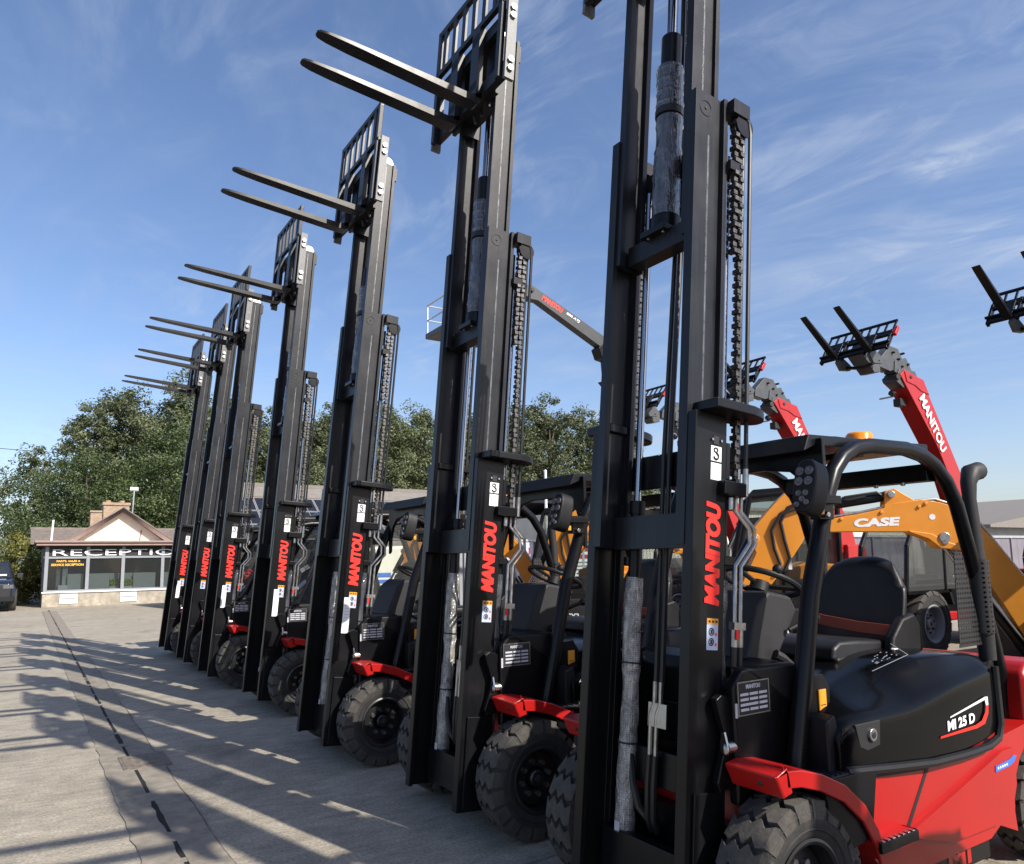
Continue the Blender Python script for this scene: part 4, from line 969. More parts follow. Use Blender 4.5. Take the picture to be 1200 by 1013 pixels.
mb = MB(); mb.box(x0, x1, 0, 6, 0, .52, 'rwall'); mb.box(x0 - .03, x1 + .03, -.05, .2, .52, .57, 'sign'); mb.box(x0 + .05, x1 - .05, 4.6, 4.8, .5, 2.3, 'inside'); mb.box(x0 + .1, x1 - .1, .3, 4.6, .50, .54, 'inside'); mb.box(x0, x0 + .15, 2.0, 6, .5, 2.3, 'rwall'); mb.box(x1 - .15, x1, .2, 6, .5, 2.3, 'rwall')
mb.build('wall', rec, bevel=.01)
cuts = [.70, 2.05, 3.26, 4.68, 5.9]
for i, (a, b_) in enumerate(zip(cuts, cuts[1:])):
    w = MB(); a -= RX; b_ -= RX
    w.box(a - .06, a + .06, -.01, .09, .57, 2.26, 'rgrey'); w.box(b_ - .06, b_ + .06, -.005, .085, .57, 2.26, 'rgrey') if i == 3 else None
    w.box(a + .06, b_ - .06, .0, .08, 1.80, 1.88, 'rgrey'); w.box(a + .06, b_ - .06, .0, .08, .57, .63, 'rgrey'); w.box(a + .06, b_ - .06, .03, .06, 1.88, 2.26, 'inside')
    wi = w.build('window', rec, bevel=.006)
    p = MB(); p.quad((a + .06, .045, .63), (b_ - .06, .045, .63), (b_ - .06, .045, 1.80), (a + .06, .045, 1.80), 'shopglass'); p.build('pane', wi, smooth=False)
    f = MB(); q0 = a + (.72 if i == 0 else .08); f.box(q0, b_ - .42 if i in (1,) else b_ - .1, .35, .37, .62, 1.22, 'frost'); 
    if i == 2: f = MB().box(a + .42, b_ - .2, .35, .37, .62, 1.22, 'frost')
    f.build('desk_screen', wi)
    if i in (1, 2):
        f = MB(); c0 = (b_ - .40) if i == 1 else a + .08
        for k in range(90): f.ball((c0 + .33 * rnd.random(), .40 + .1 * rnd.random(), .70 + .28 * rnd.random()), .035, 'plantg', 6)
        f.box(c0, c0 + .33, .4, .5, .6, .70, 'sign'); f.box(c0, c0 + .33, .52, .54, .95, 1.22, 'frost'); f.build('window_plant', wi, ang=80)
mb = MB(); a = .70 - RX
mb.box(a - .09, a - .02, .05, 2.0, 1.82, 1.90, 'rgrey'); mb.box(a - .10, a - .03, 1.9, 2.0, .57, 2.26, 'rgrey'); mb.box(a - .10, a - .03, 1.0, 1.08, .57, 2.26, 'rgrey'); mb.box(a - .07, a - .04, .05, 2, .57, 2.26, 'shopglass'); mb.build('side_window', rec)
mb = MB(); mb.box(x0 - .25, x1 + .25, -.22, 6.2, 2.26, 2.37, 'inside'); mb.box(x0 - .28, x1 + .28, -.30, -.22, 2.29, 2.37, 'fascia'); mb.box(x0 - .3, x1 + .3, -.33, 2.5, 2.37, 2.40, 'inside'); mb.box(x0 - .33, x1 + .33, -.36, 2.6, 2.40, 2.48, 'fascia'); mb.build('fascia', rec, bevel=.01)
mb = MB(); mb.prism([(1.62 - RX, 2.46), (3.27 - RX, 3.68), (4.92 - RX, 2.46)], 'y', 1.3, 6, 'cream'); mb.cyl((3.95 - RX, 1.29, 2.5), (4.0 - RX, 1.29, 2.95), .025, 'fascia', 6); mb.build('gable', rec)
mb = MB()
for s in (-1, 1):
    mb.prism([(3.27 - RX, 3.84), (3.27 - RX, 3.68), (3.27 - RX + s * 1.85, 2.32), (3.27 - RX + s * 2.1, 2.36)], 'y', .95, 6.4, 'fascia')
    mb.prism([(3.27 - RX, 3.88), (3.27 - RX, 3.84), (3.27 - RX + s * 2.1, 2.36), (3.27 - RX + s * 2.14, 2.40)], 'y', .93, 6.4, 'tile')
    mb.quad((3.27 - RX + s * .2, 8, 3.25), (3.27 - RX + s * 3.1, 8, 3.25), (3.27 - RX + s * 3.1, 3.0, 2.42), (3.27 - RX + s * .2, 3.0, 2.42), 'tile')
    for k in range(5):
        z = 2.5 + k * .15; yy = 3.0 + (z - 2.42) / .83 * 5; xa, xb = sorted((3.27 - RX + s * .9, 3.27 - RX + s * 3.1)); mb.box(xa, xb, yy - .03, yy + .03, z, z + .03, 'tile')
    xa, xb = sorted((3.27 - RX + s * .2, 3.27 - RX + s * 3.12)); mb.box(xa, xb, 7.9, 8.1, 3.22, 3.32, 'tile')
mb.build('roof', rec)
mb = MB(); mb.box(2.75 - RX, 3.75 - RX, 3.6, 4.6, 2.6, 4.12, 'brick'); mb.box(2.70 - RX, 3.80 - RX, 3.55, 4.65, 4.12, 4.24, 'brick'); mb.box(2.28 - RX, 2.75 - RX, 3.7, 4.5, 2.6, 3.80, 'brick'); mb.box(2.25 - RX, 2.72 - RX, 3.65, 4.55, 3.80, 3.88, 'brick')
for x in (2.95, 3.5): mb.cyl((x - RX, 4.1, 4.2), (x - RX, 4.1, 4.36), .11, 'brick', 10)
mb.build('chimney', rec, bevel=.01)
mb = MB(); v, f = txt('RECEPTION', 4.95, .24, .0); mb.add(v, f, 'sign', frame((.88 - RX, -.03, 1.91), (1, 0, 0), (0, 0, 1))); mb.build('sign_lettering', rec, fix=False, smooth=False)
mb = MB(); put_text(mb, 'PARTS, SALES &', .78, .085, (1.02 - RX, .035, 1.66), (1, 0, 0), (0, 0, 1), 'yellow', bold=.03); put_text(mb, 'SERVICE RECEPTION', 1.06, .085, (.85 - RX, .035, 1.53), (1, 0, 0), (0, 0, 1), 'yellow', bold=.03); mb.build('window_lettering', rec, fix=False, smooth=False)
for x in (1.48, 3.5):
    mb = MB(); mb.box(x - RX - .29, x - RX + .29, -.035, -.01, .12, .47, 'sign')
    for i, (w_, z) in enumerate(((.14, .40), (.5, .32), (.5, .295), (.44, .27))): mb.box(x - RX - w_ / 2, x - RX + w_ / 2, -.038, -.034, z, z + .016, 'gtext')
    mb.tube([(x - RX - .05, -.038, .22), (x - RX - .04, -.038, .17), (x - RX + .04, -.038, .17), (x - RX + .05, -.038, .22)], .012, 'gtext', 6); mb.build('wall_sign', rec)
mb = MB(); mb.cyl((.80 - RX, -.2, 2.45), (.83 - RX, -.2, 3.25), .035, 'sign', 8); mb.build('vent_pipe', rec)
mb = MB(); mb.cyl((3.92 - RX, 4.2, 3.3), (3.98 - RX, 4.2, 4.95), .03, 'galv', 8); mb.box(3.80 - RX, 4.14 - RX, 4.15, 4.25, 4.85, 5.0, 'galv'); mb.build('aerial', rec)
# leaflets rack & banner inside the first window
mb = MB(); mb.box(1.05 - RX, 1.18 - RX, .5, .53, .6, 1.62, 'rgrey'); mb.box(1.25 - RX, 1.42 - RX, .5, .53, .6, 1.62, 'frost'); mb.box(1.12 - RX, 1.42 - RX, .3, .45, .63, .80, 'sign'); mb.build('display_stand', rec)

# ------------------------------------------------------------------ solar roof shed
M['panel'] = simple('solar_cell', (.014, .015, .019), .3, var=.2, coat=.1)
M['pframe'] = simple('panel_frame', (.24, .245, .25), .4)
M['ridge'] = simple('grey_roof_sheet', (.17, .155, .14), .8, var=.15)
sh = empty('roofed_shed', (10, 24, 0), label='long low shed with dark solar panels on its roof, behind the fourth and fifth forklifts', cat='building')
mb = MB(); mb.box(-4.4, 4.6, 1.0, 5.2, 0, 2.2, 'rwall'); mb.build('wall', sh)
mb = MB(); mb.prism([(-.1, 2.15), (3.1, 4.30), (6.3, 2.15), (6.3, 2.05), (3.1, 4.20), (-.1, 2.05)], 'x', -4.6, 4.8, 'tile'); mb.box(-4.62, 4.82, 2.95, 3.25, 4.24, 4.36, 'ridge'); mb.prism([(2.35, 3.83), (3.1, 4.335), (3.1, 4.31), (2.36, 3.80)], 'x', -4.6, 4.8, 'ridge'); mb.build('roof', sh)
sl = math.atan2(2.15, 3.2)
pm = MB(); pm.box(-.51, .51, 0, .86, 0, .035, 'pframe'); pm.box(-.485, .485, .025, .835, .03, .038, 'panel')
for k in (-.16, .16): pm.box(k - .008, k + .008, .025, .835, .036, .0395, 'pframe')
p0 = pm.build('solar_panel', sh, loc=(0, 0, 0)); first = True
for r_ in range(3):
    for c_ in range(9):
        o = p0 if first else p0.copy()
        if not first: COL.objects.link(o); o.parent = sh
        first = False
        t = .12 + r_ * .90; o.location = (-4.06 + c_ * 1.04, -.1 + t * math.cos(sl), 2.19 + t * math.sin(sl)); o.rotation_euler = (sl, 0, 0)

# ------------------------------------------------------------------ van, hoarding, fence, far sheds
M['vanw'] = simple('van_paint', (.70, .68, .58), .35, var=.04, coat=.3)
van = empty('parked_van', (7.6, 18.4, 0), label='cream white van with blue stickers parked behind the third forklift', cat='van')
mb = MB(); mb.prism([(-2.2, .35), (-2.2, 1.0), (-1.6, 1.15), (-1.1, 1.9), (2.2, 1.95), (2.3, 1.7), (2.3, .35)], 'y', -.9, .9, 'vanw'); mb.build('body', van, bevel=.08, seg=3)
mb = MB(); mb.prism([(-1.5, 1.18), (-1.05, 1.80), (-.4, 1.80), (-.4, 1.18)], 'y', -.915, -.90, 'inside'); mb.prism([(-1.66, 1.14), (-1.2, 1.78), (-1.19, 1.80), (-1.7, 1.16)], 'y', -.8, .8, 'inside'); mb.build('window', van)
mb = MB(); mb.box(-.2, .15, -.92, -.90, 1.15, 1.25, 'blue'); mb.box(-.2, .1, -.92, -.90, 1.0, 1.08, 'blue'); mb.build('sticker', van)
for x in (-1.4, 1.5):
    for s in (-1, 1): wheel_meshes(.33, .2, .2, 24, 'wheel', van, (x, s * .82, .33), 'rimgrey', 'ag', s, .008)
def corr(name, col, ax, sc):
    m, nt, b = mat(name); v = coords(nt)
    w = nd(nt, 'ShaderNodeTexWave', bands_direction=ax, i_Scale=sc, i_Distortion=0.0); nt.links.new(v, w.inputs['Vector'])
    n = nd(nt, 'ShaderNodeTexNoise', i_Scale=1.5, i_Detail=6.0); nt.links.new(v, n.inputs['Vector'])
    c = ramp(nt, n.outputs['Fac'], [(.3, tuple(x * .85 for x in col)), (.7, tuple(min(1, x * 1.1) for x in col))]); nt.links.new(c, b.inputs['Base Color'])
    bp = nd(nt, 'ShaderNodeBump', i_Strength=1.0, i_Distance=.05); nt.links.new(w.outputs['Fac'], bp.inputs['Height']); nt.links.new(bp.outputs['Normal'], b.inputs['Normal']); b.inputs['Roughness'].default_value = .55; return m
M['corrg'] = corr('corrugated_grey', (.27, .28, .30), 'X', 3.0)
M['corrw'] = corr('corrugated_cream', (.74, .70, .60), 'X', 2.0)
M['corrp'] = corr('hoarding_purple_grey', (.17, .155, .185), 'X', .8)
M['maroon'] = simple('maroon_print', (.30, .02, .05), .5)
fe = empty('hoarding', (12.0, 16.5, 0), label='grey corrugated hoarding hung with printed posters behind the second forklift', cat='hoarding')
mb = MB(); n_ = 60
pr_ = []
for i in range(n_ + 1): pr_.append((-3.3 + 6.6 * i / n_, .0 if (i // 2) % 2 else .06))
mb.prism(pr_ + [(3.3, .10), (-3.3, .10)], 'z', 0, 2.0, 'corrg'); mb.box(-3.35, 3.35, -.02, .12, 2.0, 2.06, 'galv'); mb.build('panel', fe, smooth=False)
for x in (-3.3, -1.1, 1.1, 3.3):
    mb = MB(); mb.box(x - .04, x + .04, -.06, -.005, 0, 2.1, 'galv'); mb.build('post', fe)
mb = MB(); mb.box(-2.3, -.6, -.05, -.03, 1.15, 1.98, 'offwhite'); put_text(mb, 'MANITOU', 1.5, .22, (-2.2, -.053, 1.62), (1, 0, 0), (0, 0, 1), 'maroon', bold=.03)
for i in range(3): mb.box(-2.1 + .1 * i, -.9, -.053, -.05, 1.5 - .1 * i, 1.53 - .1 * i, 'gtext')
mb.build('banner', fe, fix=False, smooth=False)
mb = MB(); mb.box(.75, 1.75, -.05, -.03, .8, 1.95, 'sign'); mb.box(.75, 1.75, -.055, -.05, 1.72, 1.90, 'maroon'); mb.box(.75, 1.75, -.055, -.05, 1.52, 1.64, 'maroon'); mb.box(.42, .66, -.05, -.03, .9, 1.9, 'plantg')
for i in range(5): mb.box(.85, 1.5, -.055, -.05, 1.4 - .1 * i, 1.44 - .1 * i, 'gtext')
mb.build('poster', fe, fix=False, smooth=False)
fl = MB(); fl.box(16.5, 34, 12.6, 12.75, 0, 2.02, 'corrp'); fl.box(16.4, 34.1, 12.55, 12.8, 2.02, 2.08, 'galv')
for k in range(9): fl.box(16.5 + k * 2.15, 16.56 + k * 2.15, 12.55, 12.6, 0, 2.02, 'corrp')
tag(fl.build('site_fence'), 'long purple grey boarded fence behind the telehandlers at the right', 'fence')
wb = empty('warehouse', (24, 20, 0), label='cream corrugated warehouse with low eaves seen beyond the orange boom', cat='building')
mb = MB(); mb.box(-6.0, 12, 0, 14, 0, 3.35, 'corrw'); mb.build('wall', wb)
mb = MB(); mb.prism([(-.2, 3.33), (7, 4.0), (14.2, 3.33), (14.2, 3.45), (7, 4.12), (-.2, 3.45)], 'x', -6.2, 12.2, 'ridge'); mb.build('roof', wb)
mb = MB(); mb.box(3.2, 3.9, -.03, 0, 2.0, 2.8, 'inside'); mb.build('window', wb)
gs = empty('far_shed', (52, 20, 0), label='distant grey roofed shed at the right edge above the fence', cat='building')
mb = MB(); mb.box(-8, 22, 0, 16, 0, 2.85, 'corrg'); mb.build('wall', gs)
mb = MB(); mb.prism([(-8.5, 3.0), (14, 5.6), (36, 3.0), (36, 2.85), (-8.5, 2.85)], 'y', -.5, 16.5, 'ridge'); mb.build('roof', gs)
for (x, y, h_, lb) in ((10.95, 15.2, 3.75, 'thin white pole standing in front of the trees by the second canopy'), (9.15, 11.9, 1.75, 'short white post behind the second forklift seat')):
    mb = MB(); mb.cyl((0, 0, 0), (0, 0, h_), .035, 'sign', 10); mb.ball((0, 0, h_), .036, 'sign', 8); o = mb.build('white_pole', loc=(x, y, 0)); tag(o, lb, 'pole')

# ------------------------------------------------------------------ dark car
M['carp'] = simple('car_paint', (.010, .012, .018), .2, var=.1, coat=.8)
M['carg'] = simple('car_glass', (.02, .024, .03), .08, coat=.5)
car = empty('parked_car', (-1.12, 33.2, 0), label='black off road car parked at the left edge beside the hedge', cat='car')
mb = MB(); secs = []
for (y, hw, z0, z1, hw2) in ((-2.2, .80, .45, .95, .72), (-2.05, .92, .35, 1.05, .82), (-1.0, .95, .32, 1.12, .86), (-.75, .95, .32, 1.14, .86), (2.1, .95, .32, 1.12, .86), (2.3, .88, .45, 1.0, .8)):
    secs.append([(-hw, y, z0), (-hw, y, (z0 + z1) * .5 + .1), (-hw2, y, z1), (hw2, y, z1), (hw, y, (z0 + z1) * .5 + .1), (hw, y, z0)])
vs = [p for s in secs for p in s]; fs = [(i * 6 + j, i * 6 + (j + 1) % 6, (i + 1) * 6 + (j + 1) % 6, (i + 1) * 6 + j) for i in range(len(secs) - 1) for j in range(6)] + [tuple(range(6)), tuple(range(len(vs) - 1, len(vs) - 7, -1))]
mb.add(vs, fs, 'carp'); mb.add([(-.84, -.85, 1.10), (.84, -.85, 1.10), (.84, 2.2, 1.10), (-.84, 2.2, 1.10), (-.68, -.25, 1.72), (.68, -.25, 1.72), (.68, 2.05, 1.72), (-.68, 2.05, 1.72)], [(0, 1, 2, 3), (4, 7, 6, 5), (0, 4, 5, 1), (1, 5, 6, 2), (2, 6, 7, 3), (3, 7, 4, 0)], 'carp')
cbd = mb.build('body', car, bevel=.04, seg=3)
mb = MB(); mb.quad((-.74, -.85, 1.14), (.74, -.85, 1.14), (.62, -.31, 1.67), (-.62, -.31, 1.67), 'carg', Matrix.Translation((0, -.022, .008))); mb.build('windscreen', car, smooth=False)
mb = MB(); mb.box(.25, .62, -.80, -.77, 1.20, 1.27, 'sign'); mb.build('windscreen_sticker', car)
for s in (-1, 1):
    mb = MB(); mb.box(s * .55, s * .86, -2.215, -2.1, .78, .92, 'lens'); mb.build('headlight', car, bevel=.02)
    mb = MB(); mb.box(s * .92, s * 1.12, -.75, -.62, 1.12, 1.30, 'carp'); mb.build('door_mirror', car, bevel=.03)
    for y in (-1.35, 1.4): wheel_meshes(.38, .24, .24, 24, 'wheel', car, (0, 0, 0), 'rimgrey', 'ag', s, .008).matrix_local = Matrix.Translation((s * .84, y, .38)) @ Matrix.Rotation(R(-90), 4, 'Z')
mb = MB(); mb.box(-.5, .5, -2.235, -2.18, .68, .92, 'inside'); mb.box(-.92, .92, -2.26, -2.1, .36, .52, 'plastic'); mb.box(-.26, .26, -2.275, -2.26, .42, .50, 'sign'); mb.build('grille', car, bevel=.01)

# ------------------------------------------------------------------ trees
def leafmat(name, a, b_, c_):
    m, nt, b = mat(name)
    ge = nd(nt, 'ShaderNodeNewGeometry'); oi = nd(nt, 'ShaderNodeObjectInfo')
    at = nd(nt, 'ShaderNodeAttribute', attribute_name='tone'); m1 = nd(nt, 'ShaderNodeMath', operation='MULTIPLY'); m1.inputs[1].default_value = .45; nt.links.new(at.outputs['Fac'], m1.inputs[0])
    m2 = nd(nt, 'ShaderNodeMath', operation='MULTIPLY_ADD'); m2.inputs[1].default_value = .55; nt.links.new(ge.outputs['Random Per Island'], m2.inputs[0]); nt.links.new(m1.outputs[0], m2.inputs[2])
    col = ramp(nt, m2.outputs[0], [(0, a), (.55, b_), (1, c_)])
    hs = nd(nt, 'ShaderNodeHueSaturation'); mr = nd(nt, 'ShaderNodeMapRange', i_To_Min=.8, i_To_Max=1.15); nt.links.new(oi.outputs['Random'], mr.inputs['Value']); nt.links.new(mr.outputs['Result'], hs.inputs['Value']); nt.links.new(col, hs.inputs['Color'])
    nt.links.new(hs.outputs['Color'], b.inputs['Base Color']); b.inputs['Roughness'].default_value = .5
    tl = nd(nt, 'ShaderNodeBsdfTranslucent'); nt.links.new(hs.outputs['Color'], tl.inputs['Color']); mx = nd(nt, 'ShaderNodeMixShader'); mx.inputs['Fac'].default_value = .3
    nt.links.new(b.outputs['BSDF'], mx.inputs[1]); nt.links.new(tl.outputs['BSDF'], mx.inputs[2]); nt.links.new(mx.outputs['Shader'], nt.nodes['Material Output'].inputs['Surface']); return m
M['leaf'] = leafmat('poplar_leaf', (.050, .068, .028), (.105, .130, .056), (.21, .23, .13))
M['leafd'] = leafmat('dense_leaf', (.036, .060, .022), (.075, .112, .036), (.14, .18, .06))
M['leafy'] = leafmat('hedge_leaf', (.07, .09, .02), (.16, .17, .035), (.34, .28, .05))
M['bark'] = simple('bark', (.10, .08, .06), .9, var=.3, bump=.5, bscale=10)
def crown_mesh(name, blobs, n, size, m, seed, solid=.55, per=110, cr=.75):
    """leaf faces gathered in clumps spread through the crown's volume; each clump has its own tone of green"""
    r_ = random.Random(seed); vs = []; fs = []; tone = []
    wt = [b[3] ** 2 for b in blobs]; k_ = max(1, n // per)
    for _ in range(k_):
        b = r_.choices(blobs, wt)[0]
        d_ = Vector((r_.gauss(0, 1), r_.gauss(0, 1), r_.gauss(0, 1) + .15)).normalized()
        rad = b[3] * (solid + (1 - solid) * r_.random() ** .5)
        cc = Vector(b[:3]) + Vector((d_.x * b[4], d_.y * b[4], d_.z * b[5])) * rad
        rc = cr * (.55 + .8 * r_.random()); tn = r_.random()
        for _i in range(int(per * (.6 + .8 * r_.random()))):
            e_ = Vector((r_.gauss(0, 1), r_.gauss(0, 1), r_.gauss(0, 1))).normalized()
            c = cc + Vector((e_.x, e_.y, e_.z * .8)) * rc * r_.random() ** .45
            nrm = (e_ * .8 + d_ * .4 + Vector((r_.gauss(0, .6), r_.gauss(0, .6), r_.gauss(0, .6) + .35))).normalized()
            u = nrm.orthogonal().normalized(); u = Matrix.Rotation(r_.random() * 6.28, 3, nrm) @ u; w = nrm.cross(u)
            s = size * (.6 + .8 * r_.random()); o = len(vs)
            vs += [c - u * s, c - w * s * .5 + nrm * s * .12, c + u * s, c + w * s * .5 + nrm * s * .12]
            fs.append((o, o + 1, o + 2, o + 3)); tone.append(tn)
    me = bpy.data.meshes.new(name); me.from_pydata([tuple(v) for v in vs], [], fs); me.materials.append(M[m])
    at = me.attributes.new('tone', 'FLOAT', 'FACE'); at.data.foreach_set('value', tone); me.update(); return me
def trunk_mesh(name, h_, r0, blobs, seed):
    r_ = random.Random(seed); mb = MB()
    mb.tube([(0, 0, 0), (.1, .05, h_ * .3), (-.05, .1, h_ * .6), (.05, 0, h_ * .92)], [r0, r0 * .75, r0 * .5, r0 * .12], 'bark', 8)
    for b in blobs:
        z = max(h_ * .15, b[2] - b[3] * 1.3); mb.tube([(0, 0, z), (b[0] * .45, b[1] * .45, z + (b[2] - z) * .6), (b[0], b[1], b[2] + b[3] * .4)], [r0 * .35, r0 * .22, r0 * .06], 'bark', 6)
    o = mb.build(name); me = o.data; bpy.data.objects.remove(o); return me
def blobset(h_, w, n, seed, low=.25):
    r_ = random.Random(seed); L_ = []
    for i in range(n):
        t = low + (1 - low) * (i + .5) / n; a = i * 2.4 + r_.random(); rr = w * .52 * math.sin(math.pi * min(1, (t - low) / (1 - low) * .8 + .2)) ** .7
        L_.append((rr * math.cos(a), rr * math.sin(a), h_ * (t * .92), w * (.30 + .16 * r_.random()) * (.92 - .35 * t), 1.0, 1.15))
    L_.append((0, 0, h_ * .9, w * .25, .8, 1.3)); return L_
protos = []
for i, (h_, w, n, m, nl, sz, lw) in enumerate(((14, 8.6, 16, 'leaf', 40000, .115, .18), (13, 7.8, 15, 'leaf', 36000, .115, .16), (15, 9.6, 18, 'leaf', 44000, .115, .18), (9, 8.6, 13, 'leafd', 52000, .085, .12))):
    bl = blobset(h_, w, n, 10 + i, lw); protos.append((crown_mesh('crown', bl, nl, sz, m, 20 + i, .35, 110, .8 if m == 'leafd' else .7), trunk_mesh('trunk', h_, .28, bl, 30 + i), h_))
tl = [  # x, y, height, proto, label
    (3.3, 54, 11.2, 0, 'leafy tree on the left of the clump behind the reception roof'), (5.4, 54, 12.6, 2, 'tall tree rising above the reception chimney'), (8.6, 53, 13.2, 1, 'tall tree behind the masts of the three farthest forklifts'),
    (12.2, 56, 13.0, 2, 'grey green tree between the fifth and fourth masts'), (15.8, 55, 12.6, 0, 'grey green tree behind the mast of the fourth forklift'), (19.6, 56, 12.8, 1, 'poplar showing between fourth and third masts'),
    (23.4, 55, 13.6, 2, 'poplar just right of the third mast'), (27.0, 56, 13.6, 0, 'poplar in the middle between third and second masts'), (31.0, 55, 13.4, 1, 'poplar hidden mostly by the second mast'),
    (35.5, 54, 14.4, 2, 'broad poplar right of the second mast under the aerial lift boom'), (40.2, 55, 15.6, 0, 'tallest poplar left of the nearest mast'), (44.8, 56, 15.4, 2, 'poplar partly behind the nearest mast'), (49.5, 56, 12.0, 1, 'low poplar seen through the rails of the nearest mast'),
    (10.3, 61, 13.6, 0, 'poplar set farther back behind the three farthest masts'), (14.2, 62, 13.2, 1, 'poplar set farther back behind the fifth mast'), (18.0, 61, 13.0, 2, 'poplar set farther back just right of the fourth mast'), (22.0, 62, 13.4, 0, 'poplar set farther back behind the third mast'),
    (26.0, 62, 13.8, 1, 'poplar set farther back right of the third mast'), (30.0, 62, 14.0, 2, 'poplar set farther back left of the second mast'), (34.5, 61, 14.4, 0, 'poplar set farther back behind the second mast'), (39.0, 62, 15.4, 1, 'poplar set farther back under the boom lift jib'), (44.0, 62, 15.6, 0, 'poplar set farther back beside the nearest mast')]
GTt = 'poplars beyond the yard'
for i, (x, y, h_, k, lb) in enumerate(tl):
    cm, tm, h0 = protos[k]; s = h_ / h0
    r_ = empty('poplar_tree', (x, y, 0), i * 1.3, lb, 'tree', GTt); r_.scale = (s * 1.02, s * 1.02, s)
    for nm, me in (('crown', cm), ('trunk', tm)):
        o = bpy.data.objects.new(nm, me); COL.objects.link(o); o.parent = r_
for i, (x, y, s, lb) in enumerate(((2.6, 46, .80, 'dense dark green round tree left of the reception chimney'), (7.0, 47, 1.0, 'dense dark green round tree directly behind the reception chimney'))):
    cm, tm, h0 = protos[3]; r_ = empty('broadleaf_tree', (x, y, 0), i * 2.0, lb, 'tree', 'dense round trees behind the reception'); r_.scale = (s, s, s * .92)
    for nm, me in (('crown', cm), ('trunk', tm)):
        o = bpy.data.objects.new(nm, me); COL.objects.link(o); o.parent = r_
for x, y, h_, w, lb, sd in ((-.35, 36.6, 2.7, 1.3, 'yellow green hedge bush between the car and the reception', 5), (-2.2, 38.5, 2.4, 2.6, 'yellow green hedge behind the black car', 6)):
    bl = blobset(h_, w * 1.3, 9, sd, .05); me = crown_mesh('foliage', bl, 9000, .055, 'leafy', sd, .4, 60, .28); r_ = empty('hedge_bush', (x, y, 0), 0, lb, 'hedge', 'hedge bushes')
    o = bpy.data.objects.new('foliage', me); COL.objects.link(o); o.parent = r_
    tm = trunk_mesh('stem', h_, .06, bl, sd); o = bpy.data.objects.new('stem', tm); COL.objects.link(o); o.parent = r_
bl = blobset(3.2, 34, 16, 77, .1)
me = crown_mesh('far_treeline', [(random.Random(i).uniform(-60, 60), random.Random(i + 99).uniform(-4, 4), 2.0, 3.2, 1.6, .9) for i in range(40)], 9000, .35, 'leafd', 8, .3)
o = bpy.data.objects.new('far_treeline', me); COL.objects.link(o); o.location = (-30, 150, 0); tag(o, kind='stuff')
# wires
for i, (z, zz) in enumerate(((9.3, 8.9), (7.3, 6.9), (5.3, 5.2))):
    mb = MB(); mb.tube([(-30 + 32 * t, 68 - 8 * t, z + 4 * (1 - t) + (t * t - t) * 2.5) for t in [k / 12 for k in range(13)]], .022, 'dark', 5)
    tag(mb.build('overhead_wire'), ['topmost overhead wire in the sky left of the trees', 'middle overhead wire in the sky left of the trees', 'lowest overhead wire in the sky left of the trees'][i], 'wire')

# ------------------------------------------------------------------ sky, sun, camera
sunv = Vector((2.35, -6.7, 5.5)).normalized()
el = math.asin(sunv.z); az = math.atan2(sunv.x, sunv.y)
w = bpy.data.worlds.new('World'); scene.world = w; w.use_nodes = True; nt = w.node_tree
bg = nt.nodes['Background']
sky = nd(nt, 'ShaderNodeTexSky', sky_type='NISHITA'); sky.sun_disc = False; sky.sun_elevation = el; sky.sun_rotation = az
sky.air_density = 1.0; sky.dust_density = 1.3; sky.ozone_density = 2.2; sky.altitude = 0
tc = nd(nt, 'ShaderNodeTexCoord')
sp = nd(nt, 'ShaderNodeSeparateXYZ'); nt.links.new(tc.outputs['Generated'], sp.inputs[0])
mxz = nd(nt, 'ShaderNodeMath', operation='MAXIMUM'); mxz.inputs[1].default_value = .05; nt.links.new(sp.outputs['Z'], mxz.inputs[0])
dv = nd(nt, 'ShaderNodeVectorMath', operation='DIVIDE'); cb = nd(nt, 'ShaderNodeCombineXYZ')
for k in 'XYZ': nt.links.new(mxz.outputs[0], cb.inputs[k])
nt.links.new(tc.outputs['Generated'], dv.inputs[0]); nt.links.new(cb.outputs[0], dv.inputs[1])
def cl(scale, loc, rot, sc, det, dist, lo, hi):
    mp = nd(nt, 'ShaderNodeMapping'); mp.inputs['Scale'].default_value = scale; mp.inputs['Location'].default_value = loc; mp.inputs['Rotation'].default_value = (0, 0, R(rot)); nt.links.new(dv.outputs[0], mp.inputs['Vector'])
    n = nd(nt, 'ShaderNodeTexNoise', i_Scale=sc, i_Detail=det, i_Roughness=.62, i_Distortion=dist); nt.links.new(mp.outputs[0], n.inputs['Vector'])
    mr = nd(nt, 'ShaderNodeMapRange', i_From_Min=lo, i_From_Max=hi); mr.interpolation_type = 'SMOOTHSTEP'; nt.links.new(n.outputs['Fac'], mr.inputs['Value']); return mr.outputs['Result']
c1 = cl((1, .6, 1), (3.1, 1.2, 0), 62, .8, 10.0, 1.6, .45, .86)
c2 = cl((1, .5, 1), (7.3, 4.2, 0), 20, 2.4, 10.0, 2.2, .44, .74)
c3 = cl((1, 1, 1), (1.3, 9.0, 0), 0, .35, 4.0, 0, .38, .66)
ml = nd(nt, 'ShaderNodeMath', operation='MULTIPLY'); nt.links.new(c2, ml.inputs[0]); nt.links.new(c3, ml.inputs[1])
ad = nd(nt, 'ShaderNodeMath', operation='ADD'); dd = nd(nt, 'ShaderNodeVectorMath', operation='DISTANCE'); nt.links.new(dv.outputs[0], dd.inputs[0]); dd.inputs[1].default_value = (1.938, .894, 1.0)
mr = nd(nt, 'ShaderNodeMapRange', i_From_Min=.15, i_From_Max=.02); mr.interpolation_type = 'SMOOTHSTEP'; nt.links.new(dd.outputs['Value'], mr.inputs['Value'])
cp = cl((1, .7, 1), (2.0, 5.0, 0), 30, 7.0, 8.0, .8, .36, .70)
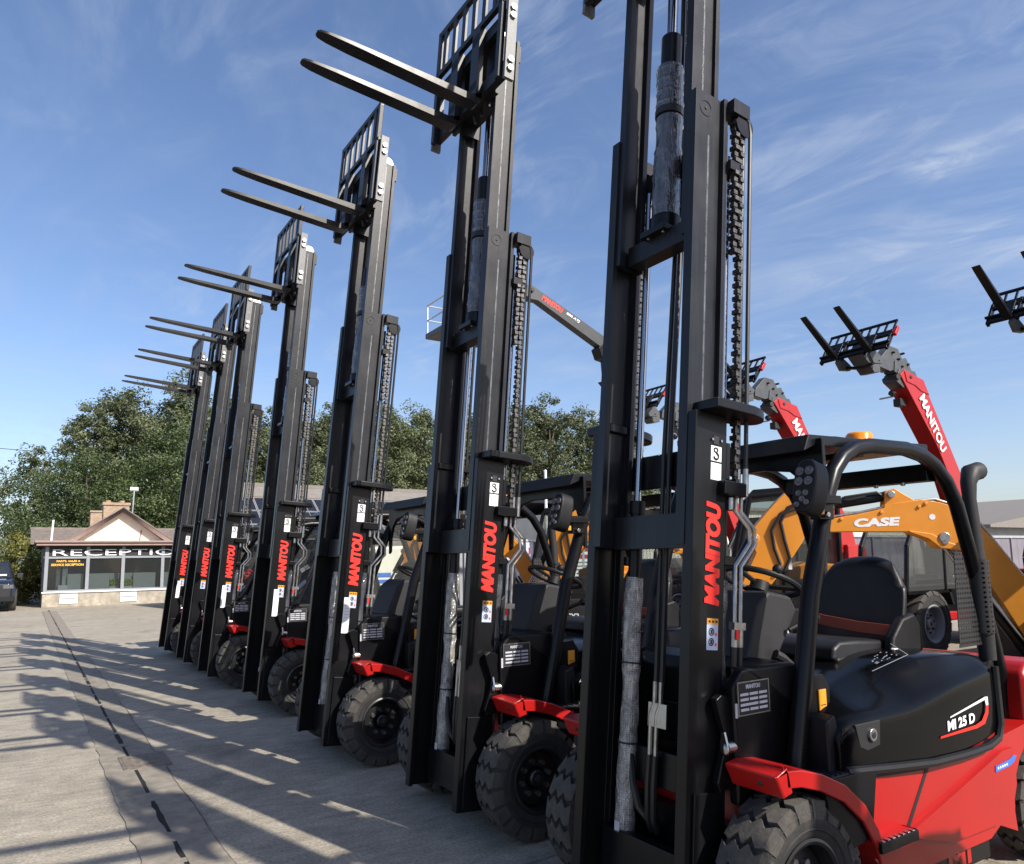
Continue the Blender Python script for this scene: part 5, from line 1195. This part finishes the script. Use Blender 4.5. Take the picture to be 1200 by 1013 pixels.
mp_ = nd(nt, 'ShaderNodeMath', operation='MULTIPLY'); m6 = nd(nt, 'ShaderNodeMath', operation='ADD'); m6.inputs[1].default_value = .12; nt.links.new(cp, m6.inputs[0]); nt.links.new(mr.outputs['Result'], mp_.inputs[0]); nt.links.new(m6.outputs[0], mp_.inputs[1])
m5 = nd(nt, 'ShaderNodeMath', operation='MULTIPLY_ADD'); m5.inputs[1].default_value = 1.8; nt.links.new(mp_.outputs[0], m5.inputs[0]); nt.links.new(ml.outputs[0], m5.inputs[2])
nt.links.new(c1, ad.inputs[0]); nt.links.new(m5.outputs[0], ad.inputs[1])
ml2 = nd(nt, 'ShaderNodeMath', operation='MULTIPLY', use_clamp=True); ml2.inputs[1].default_value = .50; nt.links.new(ad.outputs[0], ml2.inputs[0])
mx = nd(nt, 'ShaderNodeMix', data_type='RGBA'); nt.links.new(ml2.outputs[0], mx.inputs['Factor']); tint = nd(nt, 'ShaderNodeMix', data_type='RGBA', blend_type='MULTIPLY'); tint.inputs['Factor'].default_value = 1; tint.inputs['B'].default_value = (1.03, .975, 1.03, 1); hsv = nd(nt, 'ShaderNodeHueSaturation', i_Saturation=1.07); nt.links.new(sky.outputs[0], hsv.inputs['Color']); nt.links.new(hsv.outputs[0], tint.inputs['A']); nt.links.new(tint.outputs['Result'], mx.inputs['A']); mx.inputs['B'].default_value = (3.1, 3.6, 4.5, 1)
nt.links.new(mx.outputs['Result'], bg.inputs['Color']); bg.inputs['Strength'].default_value = .118
sl_ = bpy.data.lights.new('sun', 'SUN'); sl_.energy = 5.0; sl_.angle = R(.53); sl_.color = (1, .93, .83)
so = bpy.data.objects.new('sun', sl_); COL.objects.link(so); so.rotation_euler = sunv.to_track_quat('Z', 'Y').to_euler(); so.location = (10, -30, 25)
cd = bpy.data.cameras.new('camera'); co = bpy.data.objects.new('camera', cd); COL.objects.link(co); scene.camera = co
F_, YAW, PIT, ROL, H_, CY = 869.975, .5793, .1245, -.0151, 1.5644, 545.55
fw = Vector((math.sin(YAW) * math.cos(PIT), math.cos(YAW) * math.cos(PIT), math.sin(PIT)))
rt = Vector((math.cos(YAW), -math.sin(YAW), 0)); up = rt.cross(fw)
r2 = math.cos(ROL) * rt + math.sin(ROL) * up; u2 = -math.sin(ROL) * rt + math.cos(ROL) * up
m3 = Matrix((r2, u2, -fw)).transposed().to_4x4(); m3.translation = (0, 0, H_); co.matrix_world = m3
cd.sensor_fit = 'HORIZONTAL'; cd.sensor_width = 36; cd.lens = 36 * F_ / 1200; cd.shift_y = (CY - 506.5) / 1200; cd.clip_start = .05; cd.clip_end = 3000
scene.view_settings.view_transform = 'Standard'; scene.view_settings.look = 'None'; scene.view_settings.exposure = .62; scene.view_settings.gamma = 1
scene.cycles.max_bounces = 8; scene.cycles.transparent_max_bounces = 16
